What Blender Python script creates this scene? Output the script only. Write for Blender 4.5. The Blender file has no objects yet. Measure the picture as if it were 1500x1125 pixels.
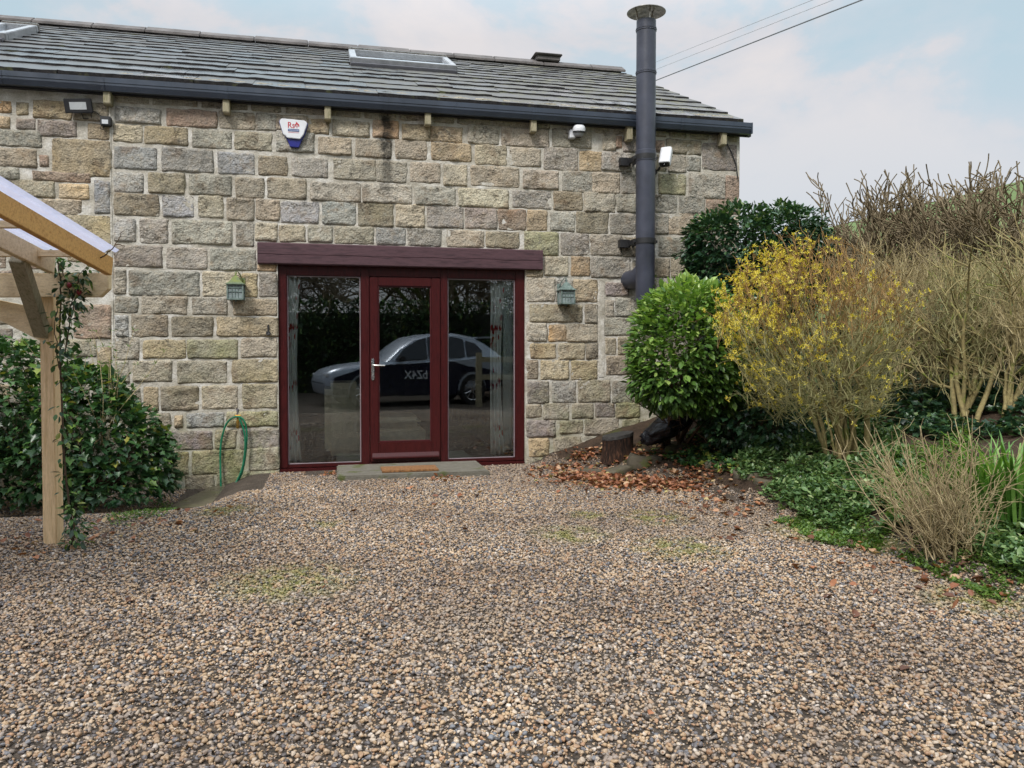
import bpy, bmesh, math, random
import numpy as np
from mathutils import Vector, Matrix, noise as mnoise
SC = bpy.context.scene
C = SC.collection
R = math.radians
rnd = random.Random(7)
rng = np.random.default_rng(11)

# ------------------------------------------------------------------ camera
F_PX, HOR, PSI, PITCH = 1150.0, 508.0, R(12.94), R(1.5)
CAM = Vector((0.0, -8.78, 1.35))
cyp = HOR + F_PX*math.tan(PITCH)                 # row of the optical axis
cd = bpy.data.cameras.new('camera'); cam = bpy.data.objects.new('camera', cd); C.objects.link(cam)
cd.sensor_width = 36.0; cd.lens = F_PX/1500*36.0
cd.shift_y = -(562.5-cyp)/1500.0
cd.clip_start = 0.05; cd.clip_end = 3000
cam.location = CAM
cam.rotation_euler = (math.pi/2-PITCH, 0, -PSI)
SC.camera = cam
_fw = Vector((math.sin(PSI)*math.cos(PITCH), math.cos(PSI)*math.cos(PITCH), -math.sin(PITCH)))
_rt = Vector((math.cos(PSI), -math.sin(PSI), 0))
_up = _rt.cross(_fw)
FWD = Vector((math.sin(PSI), math.cos(PSI), 0))
def ray(px, py): return _fw + _rt*((px-750)/F_PX) + _up*((cyp-py)/F_PX)
def onY(px, py, y=0.0):
    d = ray(px, py); return CAM + d*((y-CAM.y)/d.y)
def onX(px, py, x):
    d = ray(px, py); return CAM + d*((x-CAM.x)/d.x)
def onZ(px, py, z=0.0):
    d = ray(px, py); return CAM + d*((z-CAM.z)/d.z)
def atD(px, py, t):                               # t metres along the level view axis
    d = ray(px, py); return CAM + d*(t/d.dot(FWD))
def onG(px, py, t0=3.0, t1=30.0):                 # where a sight line meets the terrain
    t = t0
    while t < t1:
        p = atD(px, py, t)
        if p.z <= terrain(p.x, p.y): return Vector((p.x, p.y, terrain(p.x, p.y)))
        t += .02
    return atD(px, py, t1)

# ------------------------------------------------------------------ world, sun, exposure
w = bpy.data.worlds.new('World'); SC.world = w; w.use_nodes = True
nt = w.node_tree; nt.nodes.clear()
SUN_EL, SUN_AZ = R(48), R(215)                    # azimuth clockwise from +y
sky = nt.nodes.new('ShaderNodeTexSky'); sky.sky_type = 'NISHITA'; sky.sun_disc = False
sky.sun_elevation = SUN_EL; sky.sun_rotation = SUN_AZ; sky.dust_density = 3.0; sky.air_density = 1.2
tc = nt.nodes.new('ShaderNodeTexCoord')
sep = nt.nodes.new('ShaderNodeSeparateXYZ'); nt.links.new(tc.outputs['Generated'], sep.inputs[0])
mp = nt.nodes.new('ShaderNodeMapping'); mp.inputs['Scale'].default_value = (1, 1, 1.9)
nt.links.new(tc.outputs['Generated'], mp.inputs[0])
n1 = nt.nodes.new('ShaderNodeTexNoise'); n1.inputs['Scale'].default_value = 3.1; n1.inputs['Detail'].default_value = 8; n1.inputs['Roughness'].default_value = .56
n1.inputs['Distortion'].default_value = .25
mp.inputs['Location'].default_value = (1.9, .35, .2)
nt.links.new(mp.outputs[0], n1.inputs['Vector'])
cr = nt.nodes.new('ShaderNodeValToRGB'); nt.links.new(n1.outputs['Fac'], cr.inputs[0])
SK = 3.5
def skc(r, g, b): return (r*SK, g*SK, b*SK, 1)
cr.color_ramp.elements[0].position = .42; cr.color_ramp.elements[0].color = skc(.74, .93, 1.03)
cr.color_ramp.elements[1].position = .62; cr.color_ramp.elements[1].color = skc(1.14, 1.07, 1.05)
e = cr.color_ramp.elements.new(.50); e.color = skc(.84, .96, 1.04)
e = cr.color_ramp.elements.new(.545); e.color = skc(1.03, 1.01, 1.03)
# even pale haze low down, the overcast growing brighter to the zenith
hz = nt.nodes.new('ShaderNodeMapRange'); hz.inputs['From Min'].default_value = .12; hz.inputs['From Max'].default_value = .30
nt.links.new(sep.outputs['Z'], hz.inputs['Value'])
mixh = nt.nodes.new('ShaderNodeMixRGB'); mixh.inputs[1].default_value = skc(.90, .95, 1.02)
nt.links.new(hz.outputs[0], mixh.inputs[0]); nt.links.new(cr.outputs[0], mixh.inputs[2])
zen = nt.nodes.new('ShaderNodeMapRange'); zen.inputs['From Min'].default_value = .36; zen.inputs['From Max'].default_value = 1.0
zen.inputs['To Min'].default_value = 1.0; zen.inputs['To Max'].default_value = 3.2
nt.links.new(sep.outputs['Z'], zen.inputs['Value'])
mul = nt.nodes.new('ShaderNodeVectorMath'); mul.operation = 'SCALE'
nt.links.new(mixh.outputs[0], mul.inputs[0]); nt.links.new(zen.outputs[0], mul.inputs['Scale'])
mixs = nt.nodes.new('ShaderNodeMixRGB'); mixs.inputs[0].default_value = .9
nt.links.new(sky.outputs[0], mixs.inputs[1]); nt.links.new(mul.outputs[0], mixs.inputs[2])
bg = nt.nodes.new('ShaderNodeBackground'); bg.inputs['Strength'].default_value = .10
nt.links.new(mixs.outputs[0], bg.inputs[0])
wo = nt.nodes.new('ShaderNodeOutputWorld'); nt.links.new(bg.outputs[0], wo.inputs[0])
sd = bpy.data.lights.new('sun', 'SUN'); sd.energy = 1.5; sd.angle = R(14); sd.color = (1, .97, .93)
so = bpy.data.objects.new('sun', sd); C.objects.link(so)
sdir = Vector((math.sin(SUN_AZ)*math.cos(SUN_EL), math.cos(SUN_AZ)*math.cos(SUN_EL), math.sin(SUN_EL)))
so.rotation_euler = sdir.to_track_quat('Z', 'Y').to_euler(); so.location = (-5, -12, 15)
SC.view_settings.view_transform = 'Standard'; SC.view_settings.look = 'None'
SC.view_settings.exposure = 1.02; SC.view_settings.gamma = 1.0; SC.view_settings.use_curve_mapping = False
SC.render.engine = 'CYCLES'
SC.cycles.max_bounces = 8; SC.cycles.transparent_max_bounces = 12

# ------------------------------------------------------------------ helpers: materials
def srgb(r, g, b):
    f = lambda c: (c/255/12.92 if c/255 <= .04045 else ((c/255+.055)/1.055)**2.4)
    return (f(r), f(g), f(b), 1)
class NT:
    def __init__(s, name):
        s.m = bpy.data.materials.new(name); s.m.use_nodes = True; s.t = s.m.node_tree
        s.b = s.t.nodes['Principled BSDF']; s.o = s.t.nodes['Material Output']
    def n(s, typ, **kw):
        nd = s.t.nodes.new(typ)
        for k, v in kw.items():
            if k.startswith('i_'): nd.inputs[k[2:].replace('_', ' ')].default_value = v
            else: setattr(nd, k, v)
        return nd
    def l(s, a, b): s.t.links.new(a, b)
    def pos(s): return s.n('ShaderNodeNewGeometry').outputs['Position']
    def objc(s): return s.n('ShaderNodeTexCoord').outputs['Object']
    def noise(s, scale, detail=4, rough=.55, vec=None, out='Fac', sc3=None):
        nd = s.n('ShaderNodeTexNoise'); nd.inputs['Scale'].default_value = scale
        nd.inputs['Detail'].default_value = detail; nd.inputs['Roughness'].default_value = rough
        v = vec if vec is not None else s.pos()
        if sc3:
            mpp = s.n('ShaderNodeMapping'); mpp.inputs['Scale'].default_value = sc3; s.l(v, mpp.inputs[0]); v = mpp.outputs[0]
        s.l(v, nd.inputs['Vector']); return nd.outputs[out]
    def voro(s, scale, vec=None, feature='F1', out='Distance'):
        nd = s.n('ShaderNodeTexVoronoi'); nd.feature = feature; nd.inputs['Scale'].default_value = scale
        s.l(vec if vec is not None else s.pos(), nd.inputs['Vector']); return nd.outputs[out]
    def ramp(s, fac, stops, interp='LINEAR'):
        nd = s.n('ShaderNodeValToRGB'); r = nd.color_ramp; r.interpolation = interp
        while len(r.elements) < len(stops): r.elements.new(.5)
        for e, (p, c) in zip(r.elements, stops):
            e.position = p; e.color = c if len(c) == 4 else (*c, 1)
        s.l(fac, nd.inputs[0]); return nd.outputs[0]
    def rng(s, v, a, b, c=0.0, d=1.0):
        nd = s.n('ShaderNodeMapRange'); nd.inputs[1].default_value = a; nd.inputs[2].default_value = b
        nd.inputs[3].default_value = c; nd.inputs[4].default_value = d; s.l(v, nd.inputs[0]); return nd.outputs[0]
    def mix(s, fac, a, b, mode='MIX'):
        nd = s.n('ShaderNodeMixRGB'); nd.blend_type = mode
        for i, v in ((0, fac), (1, a), (2, b)):
            if isinstance(v, bpy.types.NodeSocket): s.l(v, nd.inputs[i])
            else: nd.inputs[i].default_value = v if i == 0 or len(v) == 4 else (*v, 1)
        return nd.outputs[0]
    def math(s, op, a, b=None, c=None):
        nd = s.n('ShaderNodeMath'); nd.operation = op
        for i, v in enumerate((a, b, c)):
            if v is None: continue
            if isinstance(v, bpy.types.NodeSocket): s.l(v, nd.inputs[i])
            else: nd.inputs[i].default_value = v
        return nd.outputs[0]
    def xyz(s, v):
        nd = s.n('ShaderNodeSeparateXYZ'); s.l(v, nd.inputs[0]); return nd.outputs
    def bump(s, h, strength=.5, dist=.01, prev=None):
        nd = s.n('ShaderNodeBump'); nd.inputs['Strength'].default_value = strength; nd.inputs['Distance'].default_value = dist
        s.l(h, nd.inputs['Height'])
        if prev is not None: s.l(prev, nd.inputs['Normal'])
        return nd.outputs[0]
    def done(s, col=None, rough=None, nrm=None, metal=None, spec=None):
        for k, v in (('Base Color', col), ('Roughness', rough), ('Normal', nrm), ('Metallic', metal), ('Specular IOR Level', spec)):
            if v is None: continue
            if isinstance(v, bpy.types.NodeSocket): s.l(v, s.b.inputs[k])
            else: s.b.inputs[k].default_value = v if not isinstance(v, tuple) or len(v) == 4 else (*v, 1)
        return s.m
def simple(name, col, rough=.5, metal=0.0, bscale=None, bstr=.3, bdist=.002, var=.12, vs=6.0, spec=.5):
    """a plain finish with slight unevenness of tone and relief"""
    t = NT(name); c = (*col[:3], 1)
    d = tuple(max(0, x*(1-var*2)) for x in c[:3]); h = tuple(x*(1+var) for x in c[:3])
    nz = t.noise(vs, 5, .6)
    cc = t.ramp(nz, [(.3, d), (.7, h)])
    nrm = t.bump(t.noise(bscale, 4, .6), bstr, bdist) if bscale else None
    rr = t.rng(t.noise(vs*2.3, 4), .3, .7, max(0, rough-.08), min(1, rough+.1))
    return t.done(cc, rr, nrm, metal, spec)

def stain(t):
    """soot-dark drip line under the leaking gutter joint, and thin runs of the same kind"""
    x, y, z = t.xyz(t.pos())
    wob = t.rng(t.noise(5, 4), .2, .8, -.05, .05)
    xx = t.math('ADD', x, wob)
    p = onY(566, 250)
    dx = t.math('ABSOLUTE', t.math('SUBTRACT', xx, p.x))
    core = t.rng(dx, .03, .085, 1, 0)
    up = t.rng(z, onY(566, 330).z, onY(566, 215).z)
    br = t.rng(t.noise(14, 5, .7), .28, .5)
    return t.math('MULTIPLY', t.math('MULTIPLY', core, up), br)

def stone_mat():
    t = NT('sandstone')
    oc = t.n('ShaderNodeObjectInfo')
    base = oc.outputs['Color']
    n0 = t.noise(3.2, 3, .5); n1_ = t.noise(16, 6, .62); n2_ = t.noise(75, 5, .7)
    a = t.mix(t.rng(n0, .35, .7, .1, .6), base, (.37, .345, .29), 'MIX')
    a = t.mix(t.rng(n1_, .5, .72, 0, .5), a, (.40, .315, .21), 'MIX')      # ochre bands
    a = t.mix(t.rng(n1_, .32, .45, .6, 0), a, (.14, .13, .11), 'MIX')
    a = t.mix(1.0, a, t.ramp(n2_, [(.25, (.50, .49, .47)), (.5, (1.18, 1.18, 1.18)), (.8, (1.85, 1.82, 1.75))]), 'MULTIPLY')
    # lichen, algae near the ground
    lich = t.rng(t.noise(8.5, 5, .65), .60, .70, 0, .45)
    a = t.mix(lich, a, (.50, .49, .42))
    z = t.xyz(t.pos())[2]
    alg = t.math('MULTIPLY', t.rng(z, .05, 1.5, .75, 0), t.rng(t.noise(2.4, 4, .6), .44, .64))
    a = t.mix(alg, a, (.20, .21, .075))
    a = t.mix(t.math('MULTIPLY', stain(t), .9), a, (.018, .018, .016))
    h = t.math('ADD', t.math('MULTIPLY', t.noise(22, 7, .68), 1.0), t.math('MULTIPLY', t.voro(48), .25))
    # splits and bedding cracks
    ck = t.noise(7, 4, .6, sc3=(1, 1, 2.6)); ck = t.rng(t.math('ABSOLUTE', t.math('SUBTRACT', ck, .5)), .0, .022, 1, 0)
    ck = t.math('MULTIPLY', ck, t.rng(t.noise(5, 2, .5), .50, .60))
    a = t.mix(t.math('MULTIPLY', ck, .75), a, (.07, .055, .04))
    br_ = t.rng(t.noise(4.2, 5, .65), .54, .66, 0, .55)
    a = t.mix(br_, a, (.23, .15, .085))
    # soot and damp that has darkened whole patches of the wall
    a = t.mix(t.rng(t.noise(1.1, 5, .6), .42, .62, 0, .38), a, (.16, .15, .13))
    h = t.math('SUBTRACT', h, t.math('MULTIPLY', ck, .35))
    nr = t.bump(h, 1.0, .034)
    nr = t.bump(n2_, .7, .006, nr)
    return t.done(a, .88, nr, spec=.25)
def mortar_mat():
    t = NT('lime_mortar')
    n1_ = t.noise(5, 5, .6); n2_ = t.noise(60, 5, .7)
    a = t.ramp(n1_, [(.3, (.34, .31, .25)), (.5, (.52, .485, .42)), (.72, (.74, .72, .68))])
    a = t.mix(1.0, a, t.ramp(n2_, [(.3, (.72, .71, .69)), (.6, (1.05, 1.05, 1.05))]), 'MULTIPLY')
    z = t.xyz(t.pos())[2]
    alg = t.math('MULTIPLY', t.rng(z, .0, .9, .75, 0), t.rng(t.noise(2.4, 4, .6), .35, .6))
    a = t.mix(alg, a, (.22, .22, .09))
    a = t.mix(t.math('MULTIPLY', stain(t), .9), a, (.02, .02, .018))
    nr = t.bump(t.noise(26, 6, .65), .9, .016); nr = t.bump(n2_, .5, .004, nr)
    return t.done(a, .92, nr, spec=.2)
def wood_mat(name, c1, c2, scale=(1, 1, 1), grain=9, rough=.7, bs=.4, use='obj', knots=True):
    t = NT(name); v = t.objc() if use == 'obj' else t.pos()
    m = t.n('ShaderNodeMapping'); m.inputs['Scale'].default_value = scale; t.l(v, m.inputs[0])
    g = t.noise(grain, 6, .62, vec=m.outputs[0]); g2 = t.noise(grain*5, 4, .7, vec=m.outputs[0])
    a = t.ramp(g, [(.28, c2), (.5, c1), (.75, tuple(min(1, x*1.18) for x in c1[:3]))])
    a = t.mix(1.0, a, t.ramp(g2, [(.25, (.72, .7, .68)), (.65, (1.05, 1.05, 1.05))]), 'MULTIPLY')
    if knots:
        k = t.rng(t.voro(2.6, vec=v), .010, .035, .5, 0); a = t.mix(k, a, (.12, .06, .03))
    return t.done(a, rough, t.bump(g2, bs, .003), spec=.3)
def leaf_mat(name, stops, rough=.35, trans=.25, spec=.5):
    t = NT(name)
    at = t.n('ShaderNodeAttribute', attribute_name='rnd')
    a = t.ramp(at.outputs['Fac'], stops)
    a = t.mix(t.rng(t.noise(40, 3), .3, .7, 0, .25), a, tuple(x*.6 for x in stops[0][1][:3]))
    t.done(a, rough, None, spec=spec)
    tr = t.n('ShaderNodeBsdfTranslucent'); t.l(t.mix(1.0, a, (1.5, 1.6, .7), 'MULTIPLY'), tr.inputs[0])
    mx = t.n('ShaderNodeMixShader'); mx.inputs[0].default_value = trans
    t.l(t.b.outputs[0], mx.inputs[1]); t.l(tr.outputs[0], mx.inputs[2]); t.l(mx.outputs[0], t.o.inputs[0])
    return t.m
def bark_mat(name, c1, c2, moss=0.0, rough=.85):
    t = NT(name); n = t.noise(30, 5, .65); a = t.ramp(n, [(.3, c2), (.65, c1)])
    if moss:
        a = t.mix(t.rng(t.noise(7, 4, .6), .62-moss*.3, .75-moss*.3, 0, .9), a, (.12, .17, .02))
    return t.done(a, rough, t.bump(t.noise(80, 4), .6, .004), spec=.2)
def glass_mat(name='window_glass', tint=(.90, .94, .93), refl=1.0, rough=.0):
    t = NT(name); t.t.nodes.remove(t.b)
    tr = t.n('ShaderNodeBsdfTransparent'); tr.inputs[0].default_value = (*tint, 1)
    gl = t.n('ShaderNodeBsdfGlossy'); gl.inputs['Roughness'].default_value = rough; gl.inputs[0].default_value = (.95, .97, 1, 1)
    fr = t.n('ShaderNodeFresnel'); fr.inputs[0].default_value = 1.52
    t.l(t.bump(t.noise(1.1, 2, .5), .08, .01), gl.inputs['Normal'])
    f = t.math('MINIMUM', t.math('MULTIPLY', fr.outputs[0], 2.6*refl), 1.0)   # four glass faces of a double pane
    mx = t.n('ShaderNodeMixShader'); t.l(f, mx.inputs[0]); t.l(tr.outputs[0], mx.inputs[1]); t.l(gl.outputs[0], mx.inputs[2])
    t.l(mx.outputs[0], t.o.inputs[0]); return t.m

# ------------------------------------------------------------------ helpers: meshes
def raw_mesh(name, V, Fs, mats, rndv=None, smooth=False, mi=None):
    """V (n,3) array, Fs list of (m,k) int arrays -> mesh"""
    me = bpy.data.meshes.new(name); V = np.asarray(V, dtype=np.float32)
    me.vertices.add(len(V)); me.vertices.foreach_set('co', V.ravel())
    Fs = [np.asarray(f, dtype=np.int32) for f in Fs if len(f)]
    nl = sum(f.size for f in Fs); nf = sum(len(f) for f in Fs)
    me.loops.add(nl); me.polygons.add(nf)
    me.loops.foreach_set('vertex_index', np.concatenate([f.ravel() for f in Fs]))
    st, s = [], 0
    for f in Fs:
        st.append(s+np.arange(len(f))*f.shape[1]); s += f.size
    me.polygons.foreach_set('loop_start', np.concatenate(st).astype(np.int32))
    if smooth: me.polygons.foreach_set('use_smooth', np.ones(nf, dtype=bool))
    for m in (mats if isinstance(mats, (list, tuple)) else [mats]): me.materials.append(m)
    if mi is not None: me.polygons.foreach_set('material_index', np.asarray(mi, dtype=np.int32))
    me.update(calc_edges=True); me.validate()
    if rndv is not None:
        a = me.attributes.new('rnd', 'FLOAT', 'POINT'); a.data.foreach_set('value', np.asarray(rndv, dtype=np.float32))
    return me
def link(name, me, parent=None, loc=None, **props):
    o = bpy.data.objects.new(name, me); C.objects.link(o)
    if parent is not None: o.parent = parent
    if loc is not None: o.location = loc
    for k, v in props.items(): o[k] = v
    return o
def thing(name, label, cat, loc=(0, 0, 0), rz=0.0, group=None):
    o = bpy.data.objects.new(name, None); C.objects.link(o); o.location = loc; o.rotation_euler = (0, 0, rz)
    o.empty_display_size = .2
    o['label'] = label; o['category'] = cat
    if group: o['group'] = group
    return o
def tag(o, label, cat, group=None):
    o['label'] = label; o['category'] = cat
    if group: o['group'] = group
    return o
class MB:
    def __init__(s): s.v = []; s.f = []; s.m = []; s.cur = 0
    def add(s, vs, fs):
        b = len(s.v); s.v += [tuple(v) for v in vs]; s.f += [tuple(b+i for i in f) for f in fs]; s.m += [s.cur]*len(fs)
    def box(s, x0, y0, z0, x1, y1, z1, M=None):
        vs = [Vector(p) for p in ((x0,y0,z0),(x1,y0,z0),(x1,y1,z0),(x0,y1,z0),(x0,y0,z1),(x1,y0,z1),(x1,y1,z1),(x0,y1,z1))]
        if M is not None: vs = [M @ v for v in vs]
        s.add(vs, [(0,3,2,1),(4,5,6,7),(0,1,5,4),(1,2,6,5),(2,3,7,6),(3,0,4,7)])
    def prism(s, poly, a, b, axis='y', M=None):
        """poly of 2D points extruded along axis from a to b. axis y: (x,z); z: (x,y); x: (y,z)"""
        mk = {'y': lambda p, q: Vector((p[0], q, p[1])), 'z': lambda p, q: Vector((p[0], p[1], q)), 'x': lambda p, q: Vector((q, p[0], p[1]))}[axis]
        n = len(poly); vs = [mk(p, a) for p in poly]+[mk(p, b) for p in poly]
        if M is not None: vs = [M @ v for v in vs]
        s.add(vs, [tuple(range(n)), tuple(range(2*n-1, n-1, -1))]+[(i, i+n, (i+1) % n+n, (i+1) % n) for i in range(n)])
    def tube(s, pts, rad, k=8, cap=True, M=None):
        pts = [Vector(p) for p in pts]; rr = rad if isinstance(rad, (list, tuple)) else [rad]*len(pts)
        vs = []; t0 = (pts[1]-pts[0]).normalized()
        u = t0.orthogonal().normalized()
        for i, p in enumerate(pts):
            t = ((pts[min(i+1, len(pts)-1)]-pts[max(i-1, 0)])).normalized()
            u = (u-t*u.dot(t)).normalized(); v = t.cross(u)
            for j in range(k):
                a = 2*math.pi*j/k; vs.append(p+(u*math.cos(a)+v*math.sin(a))*rr[i])
        if M is not None: vs = [M @ v for v in vs]
        fs = [(i*k+j, i*k+(j+1) % k, (i+1)*k+(j+1) % k, (i+1)*k+j) for i in range(len(pts)-1) for j in range(k)]
        if cap: fs += [tuple(range(k-1, -1, -1)), tuple((len(pts)-1)*k+j for j in range(k))]
        s.add(vs, fs)
    def lathe(s, prof, k=24, M=None):
        vs = [Vector((r*math.cos(2*math.pi*j/k), r*math.sin(2*math.pi*j/k), z)) for r, z in prof for j in range(k)]
        if M is not None: vs = [M @ v for v in vs]
        s.add(vs, [(i*k+j, i*k+(j+1) % k, (i+1)*k+(j+1) % k, (i+1)*k+j) for i in range(len(prof)-1) for j in range(k)])
    def build(s, name, mats, parent=None, bevel=0.0, smooth=False, loc=None, **props):
        me = bpy.data.meshes.new(name); me.from_pydata(s.v, [], s.f)
        for m in (mats if isinstance(mats, (list, tuple)) else [mats]): me.materials.append(m)
        if any(s.m): me.polygons.foreach_set('material_index', s.m)
        if bevel or smooth:
            bm = bmesh.new(); bm.from_mesh(me)
            if bevel:
                ed = [e for e in bm.edges if e.is_manifold and e.calc_face_angle(0) > .6]
                bmesh.ops.bevel(bm, geom=ed, offset=bevel, segments=2, affect='EDGES', clamp_overlap=True)
            if smooth:
                for f in bm.faces: f.smooth = True
                for e in bm.edges:
                    if e.is_manifold and e.calc_face_angle(0) > .7: e.smooth = False
            bm.normal_update(); bm.to_mesh(me); bm.free()
        return link(name, me, parent, loc, **props)
def frame_M(o, x, z):
    """matrix with local x along x, local z along z"""
    x = Vector(x).normalized(); z = Vector(z); y = z.cross(x).normalized(); z = x.cross(y).normalized()
    return Matrix(((x.x, y.x, z.x, o[0]), (x.y, y.y, z.y, o[1]), (x.z, y.z, z.z, o[2]), (0, 0, 0, 1)))

def tubes_mesh(name, lines, mat, k=3):
    """lines: list of (pts (n,3), radii (n,)) -> one mesh of thin tubes"""
    VV, QQ, b, RN = [], [], 0, []
    ang = np.arange(k)*2*np.pi/k; ca, sa = np.cos(ang), np.sin(ang)
    for pts, rr in lines:
        P = np.asarray(pts, dtype=float); n = len(P); rr = np.asarray(rr, dtype=float)
        T = np.gradient(P, axis=0); T /= np.linalg.norm(T, axis=1)[:, None]+1e-9
        ref = np.array([0.31, 0.77, 0.55]); U = ref-T*(T@ref)[:, None]; U /= np.linalg.norm(U, axis=1)[:, None]+1e-9
        W = np.cross(T, U)
        V = P[:, None, :]+(U[:, None, :]*ca[None, :, None]+W[:, None, :]*sa[None, :, None])*rr[:, None, None]
        VV.append(V.reshape(-1, 3)); RN.append(np.full(n*k, rng.random()))
        i = np.arange(n-1)[:, None]*k; j = np.arange(k)[None, :]; j2 = (j+1) % k
        QQ.append((np.stack([i+j, i+j2, i+k+j2, i+k+j], -1).reshape(-1, 4))+b); b += n*k
    return raw_mesh(name, np.concatenate(VV), [np.concatenate(QQ)], mat, np.concatenate(RN), smooth=True)

LEAF = {  # outline (along, across), centre lowered for a fold
 'oval': [(0, 0), (.25, .2), (.6, .24), (1, 0), (.6, -.24), (.25, -.2)],
 'ivy': [(0, 0), (-.08, .36), (.3, .3), (.42, .5), (.62, .22), (1, 0), (.62, -.22), (.42, -.5), (.3, -.3), (-.08, -.36)],
 'narrow': [(0, 0), (.35, .11), (1, 0), (.35, -.11)],
 'petal': [(0, 0), (.5, .22), (1, .08), (1, -.08), (.5, -.22)],
 'litter': [(0, 0), (.2, .28), (.55, .34), (1, .05), (.7, -.3), (.3, -.3)],
}
def leaves_mesh(name, P, N, size, shape, mat, fold=.12, rv=None, spin=None, jitter=.5, curl=0.0):
    """one leaf at each P; N = leaf direction (tip), size array; random roll"""
    n = len(P); P = np.asarray(P, float); N = np.asarray(N, float)
    N = N+rng.normal(size=(n, 3))*jitter; N /= np.linalg.norm(N, axis=1)[:, None]+1e-9
    up = np.tile([0, 0, 1.0], (n, 1)) if spin is None else spin
    up = up+rng.normal(size=(n, 3))*.35
    S = np.cross(up, N); S /= np.linalg.norm(S, axis=1)[:, None]+1e-9
    U = np.cross(N, S); size = np.broadcast_to(np.asarray(size, float), (n,))
    O = np.array(LEAF[shape]); k = len(O)
    mid = np.array([.45, 0])
    X = np.concatenate([O[:, 0], [mid[0]]]); Y = np.concatenate([O[:, 1], [0]])
    Z = np.concatenate([np.abs(O[:, 1])*fold*2-curl*O[:, 0]**2, [-fold*.4-curl*.2]])
    V = P[:, None, :]+size[:, None, None]*(N[:, None, :]*X[None, :, None]+S[:, None, :]*Y[None, :, None]+U[:, None, :]*Z[None, :, None])
    b = (np.arange(n)*(k+1))[:, None, None]
    tri = np.array([[i, (i+1) % k, k] for i in range(k)])[None]
    T = (tri+b).reshape(-1, 3)
    rv = rng.random(n) if rv is None else rv
    return raw_mesh(name, V.reshape(-1, 3), [T], mat, np.repeat(rv, k+1))
def lumpy(d, seed, amp=.18, fr=2.2):
    """radius factor for unit directions d (n,3)"""
    out = np.empty(len(d))
    for i, q in enumerate(d):
        v = Vector((q[0]*fr+seed, q[1]*fr, q[2]*fr)); out[i] = 1+amp*(mnoise.noise(v)*1.2+.6*mnoise.noise(v*2.3))
    return out
def blob_points(blobs, n, shell=.72, seed=0, amp=.18, fr=2.2, zmin=None):
    """points on/in a union of lumpy ellipsoids [(cx,cy,cz,rx,ry,rz)], outward directions"""
    vol = np.array([b[3]*b[4]+b[3]*b[5]+b[4]*b[5] for b in blobs]); cnt = rng.multinomial(n, vol/vol.sum())
    PP, DD = [], []
    for bi, (b, c) in enumerate(zip(blobs, cnt)):
        d = rng.normal(size=(c, 3)); d /= np.linalg.norm(d, axis=1)[:, None]
        f = lumpy(d, seed+bi*7.3, amp, fr)
        r = f*np.where(rng.random(c) < .75, rng.uniform(.88, 1.03, c), rng.uniform(shell*.6, .9, c))
        P = np.array(b[:3])+d*np.array(b[3:])*r[:, None]
        keep = np.ones(c, bool)
        for bj, q in enumerate(blobs):
            if bj != bi:
                e = (P-np.array(q[:3]))/np.array(q[3:]); keep &= (np.linalg.norm(e, axis=1) > .72)
        if zmin is not None: keep &= P[:, 2] > zmin
        PP.append(P[keep]); DD.append(d[keep])
    return np.concatenate(PP), np.concatenate(DD)
def wander(p, d, L, n, wob=.18, up=0.0, rs=None):
    rs = rs or rnd; P = [np.array(p, float)]; d = np.array(d, float); d /= np.linalg.norm(d)
    for i in range(n):
        d = d+np.array([rs.gauss(0, wob), rs.gauss(0, wob), rs.gauss(0, wob)+up]); d /= np.linalg.norm(d); P.append(P[-1]+d*L/n)
    return np.array(P), d
def branch_system(p, d, L, r, lv, out, kids=(3, 5), ang=.7, shrink=.62, up=.05, wob=.12, nseg=5, start=.25, tips=None, rmin=.0015, rs=None):
    rs = rs or rnd
    P, de = wander(p, d, L, nseg, wob, up, rs); r1 = max(rmin, r*.55)
    out.append((P, np.linspace(r, r1, len(P))))
    if lv <= 0:
        if tips is not None: tips.append(P[-1])
        return
    for i in range(rs.randint(*kids)):
        f = start+(1-start)*(i+rs.random())/kids[1]; f = min(f, .98)
        k = f*(len(P)-1); a = int(k); q = P[a]+(P[min(a+1, len(P)-1)]-P[a])*(k-a)
        t = P[min(a+1, len(P)-1)]-P[a]; t /= np.linalg.norm(t)+1e-9
        s = np.array([rs.gauss(0, 1), rs.gauss(0, 1), rs.gauss(0, 1)]); s -= t*s.dot(t); s /= np.linalg.norm(s)+1e-9
        an = ang*rs.uniform(.6, 1.3); nd = t*math.cos(an)+s*math.sin(an)
        branch_system(q, nd, L*shrink*rs.uniform(.7, 1.2), max(rmin, (r+(r1-r)*f)*.62), lv-1, out, kids, ang, shrink, up, wob, max(3, nseg-1), start, tips, rmin, rs)
    branch_system(P[-1], de, L*shrink*.9, r1, lv-1, out, kids, ang, shrink, up, wob, max(3, nseg-1), start, tips, rmin, rs)

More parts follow.
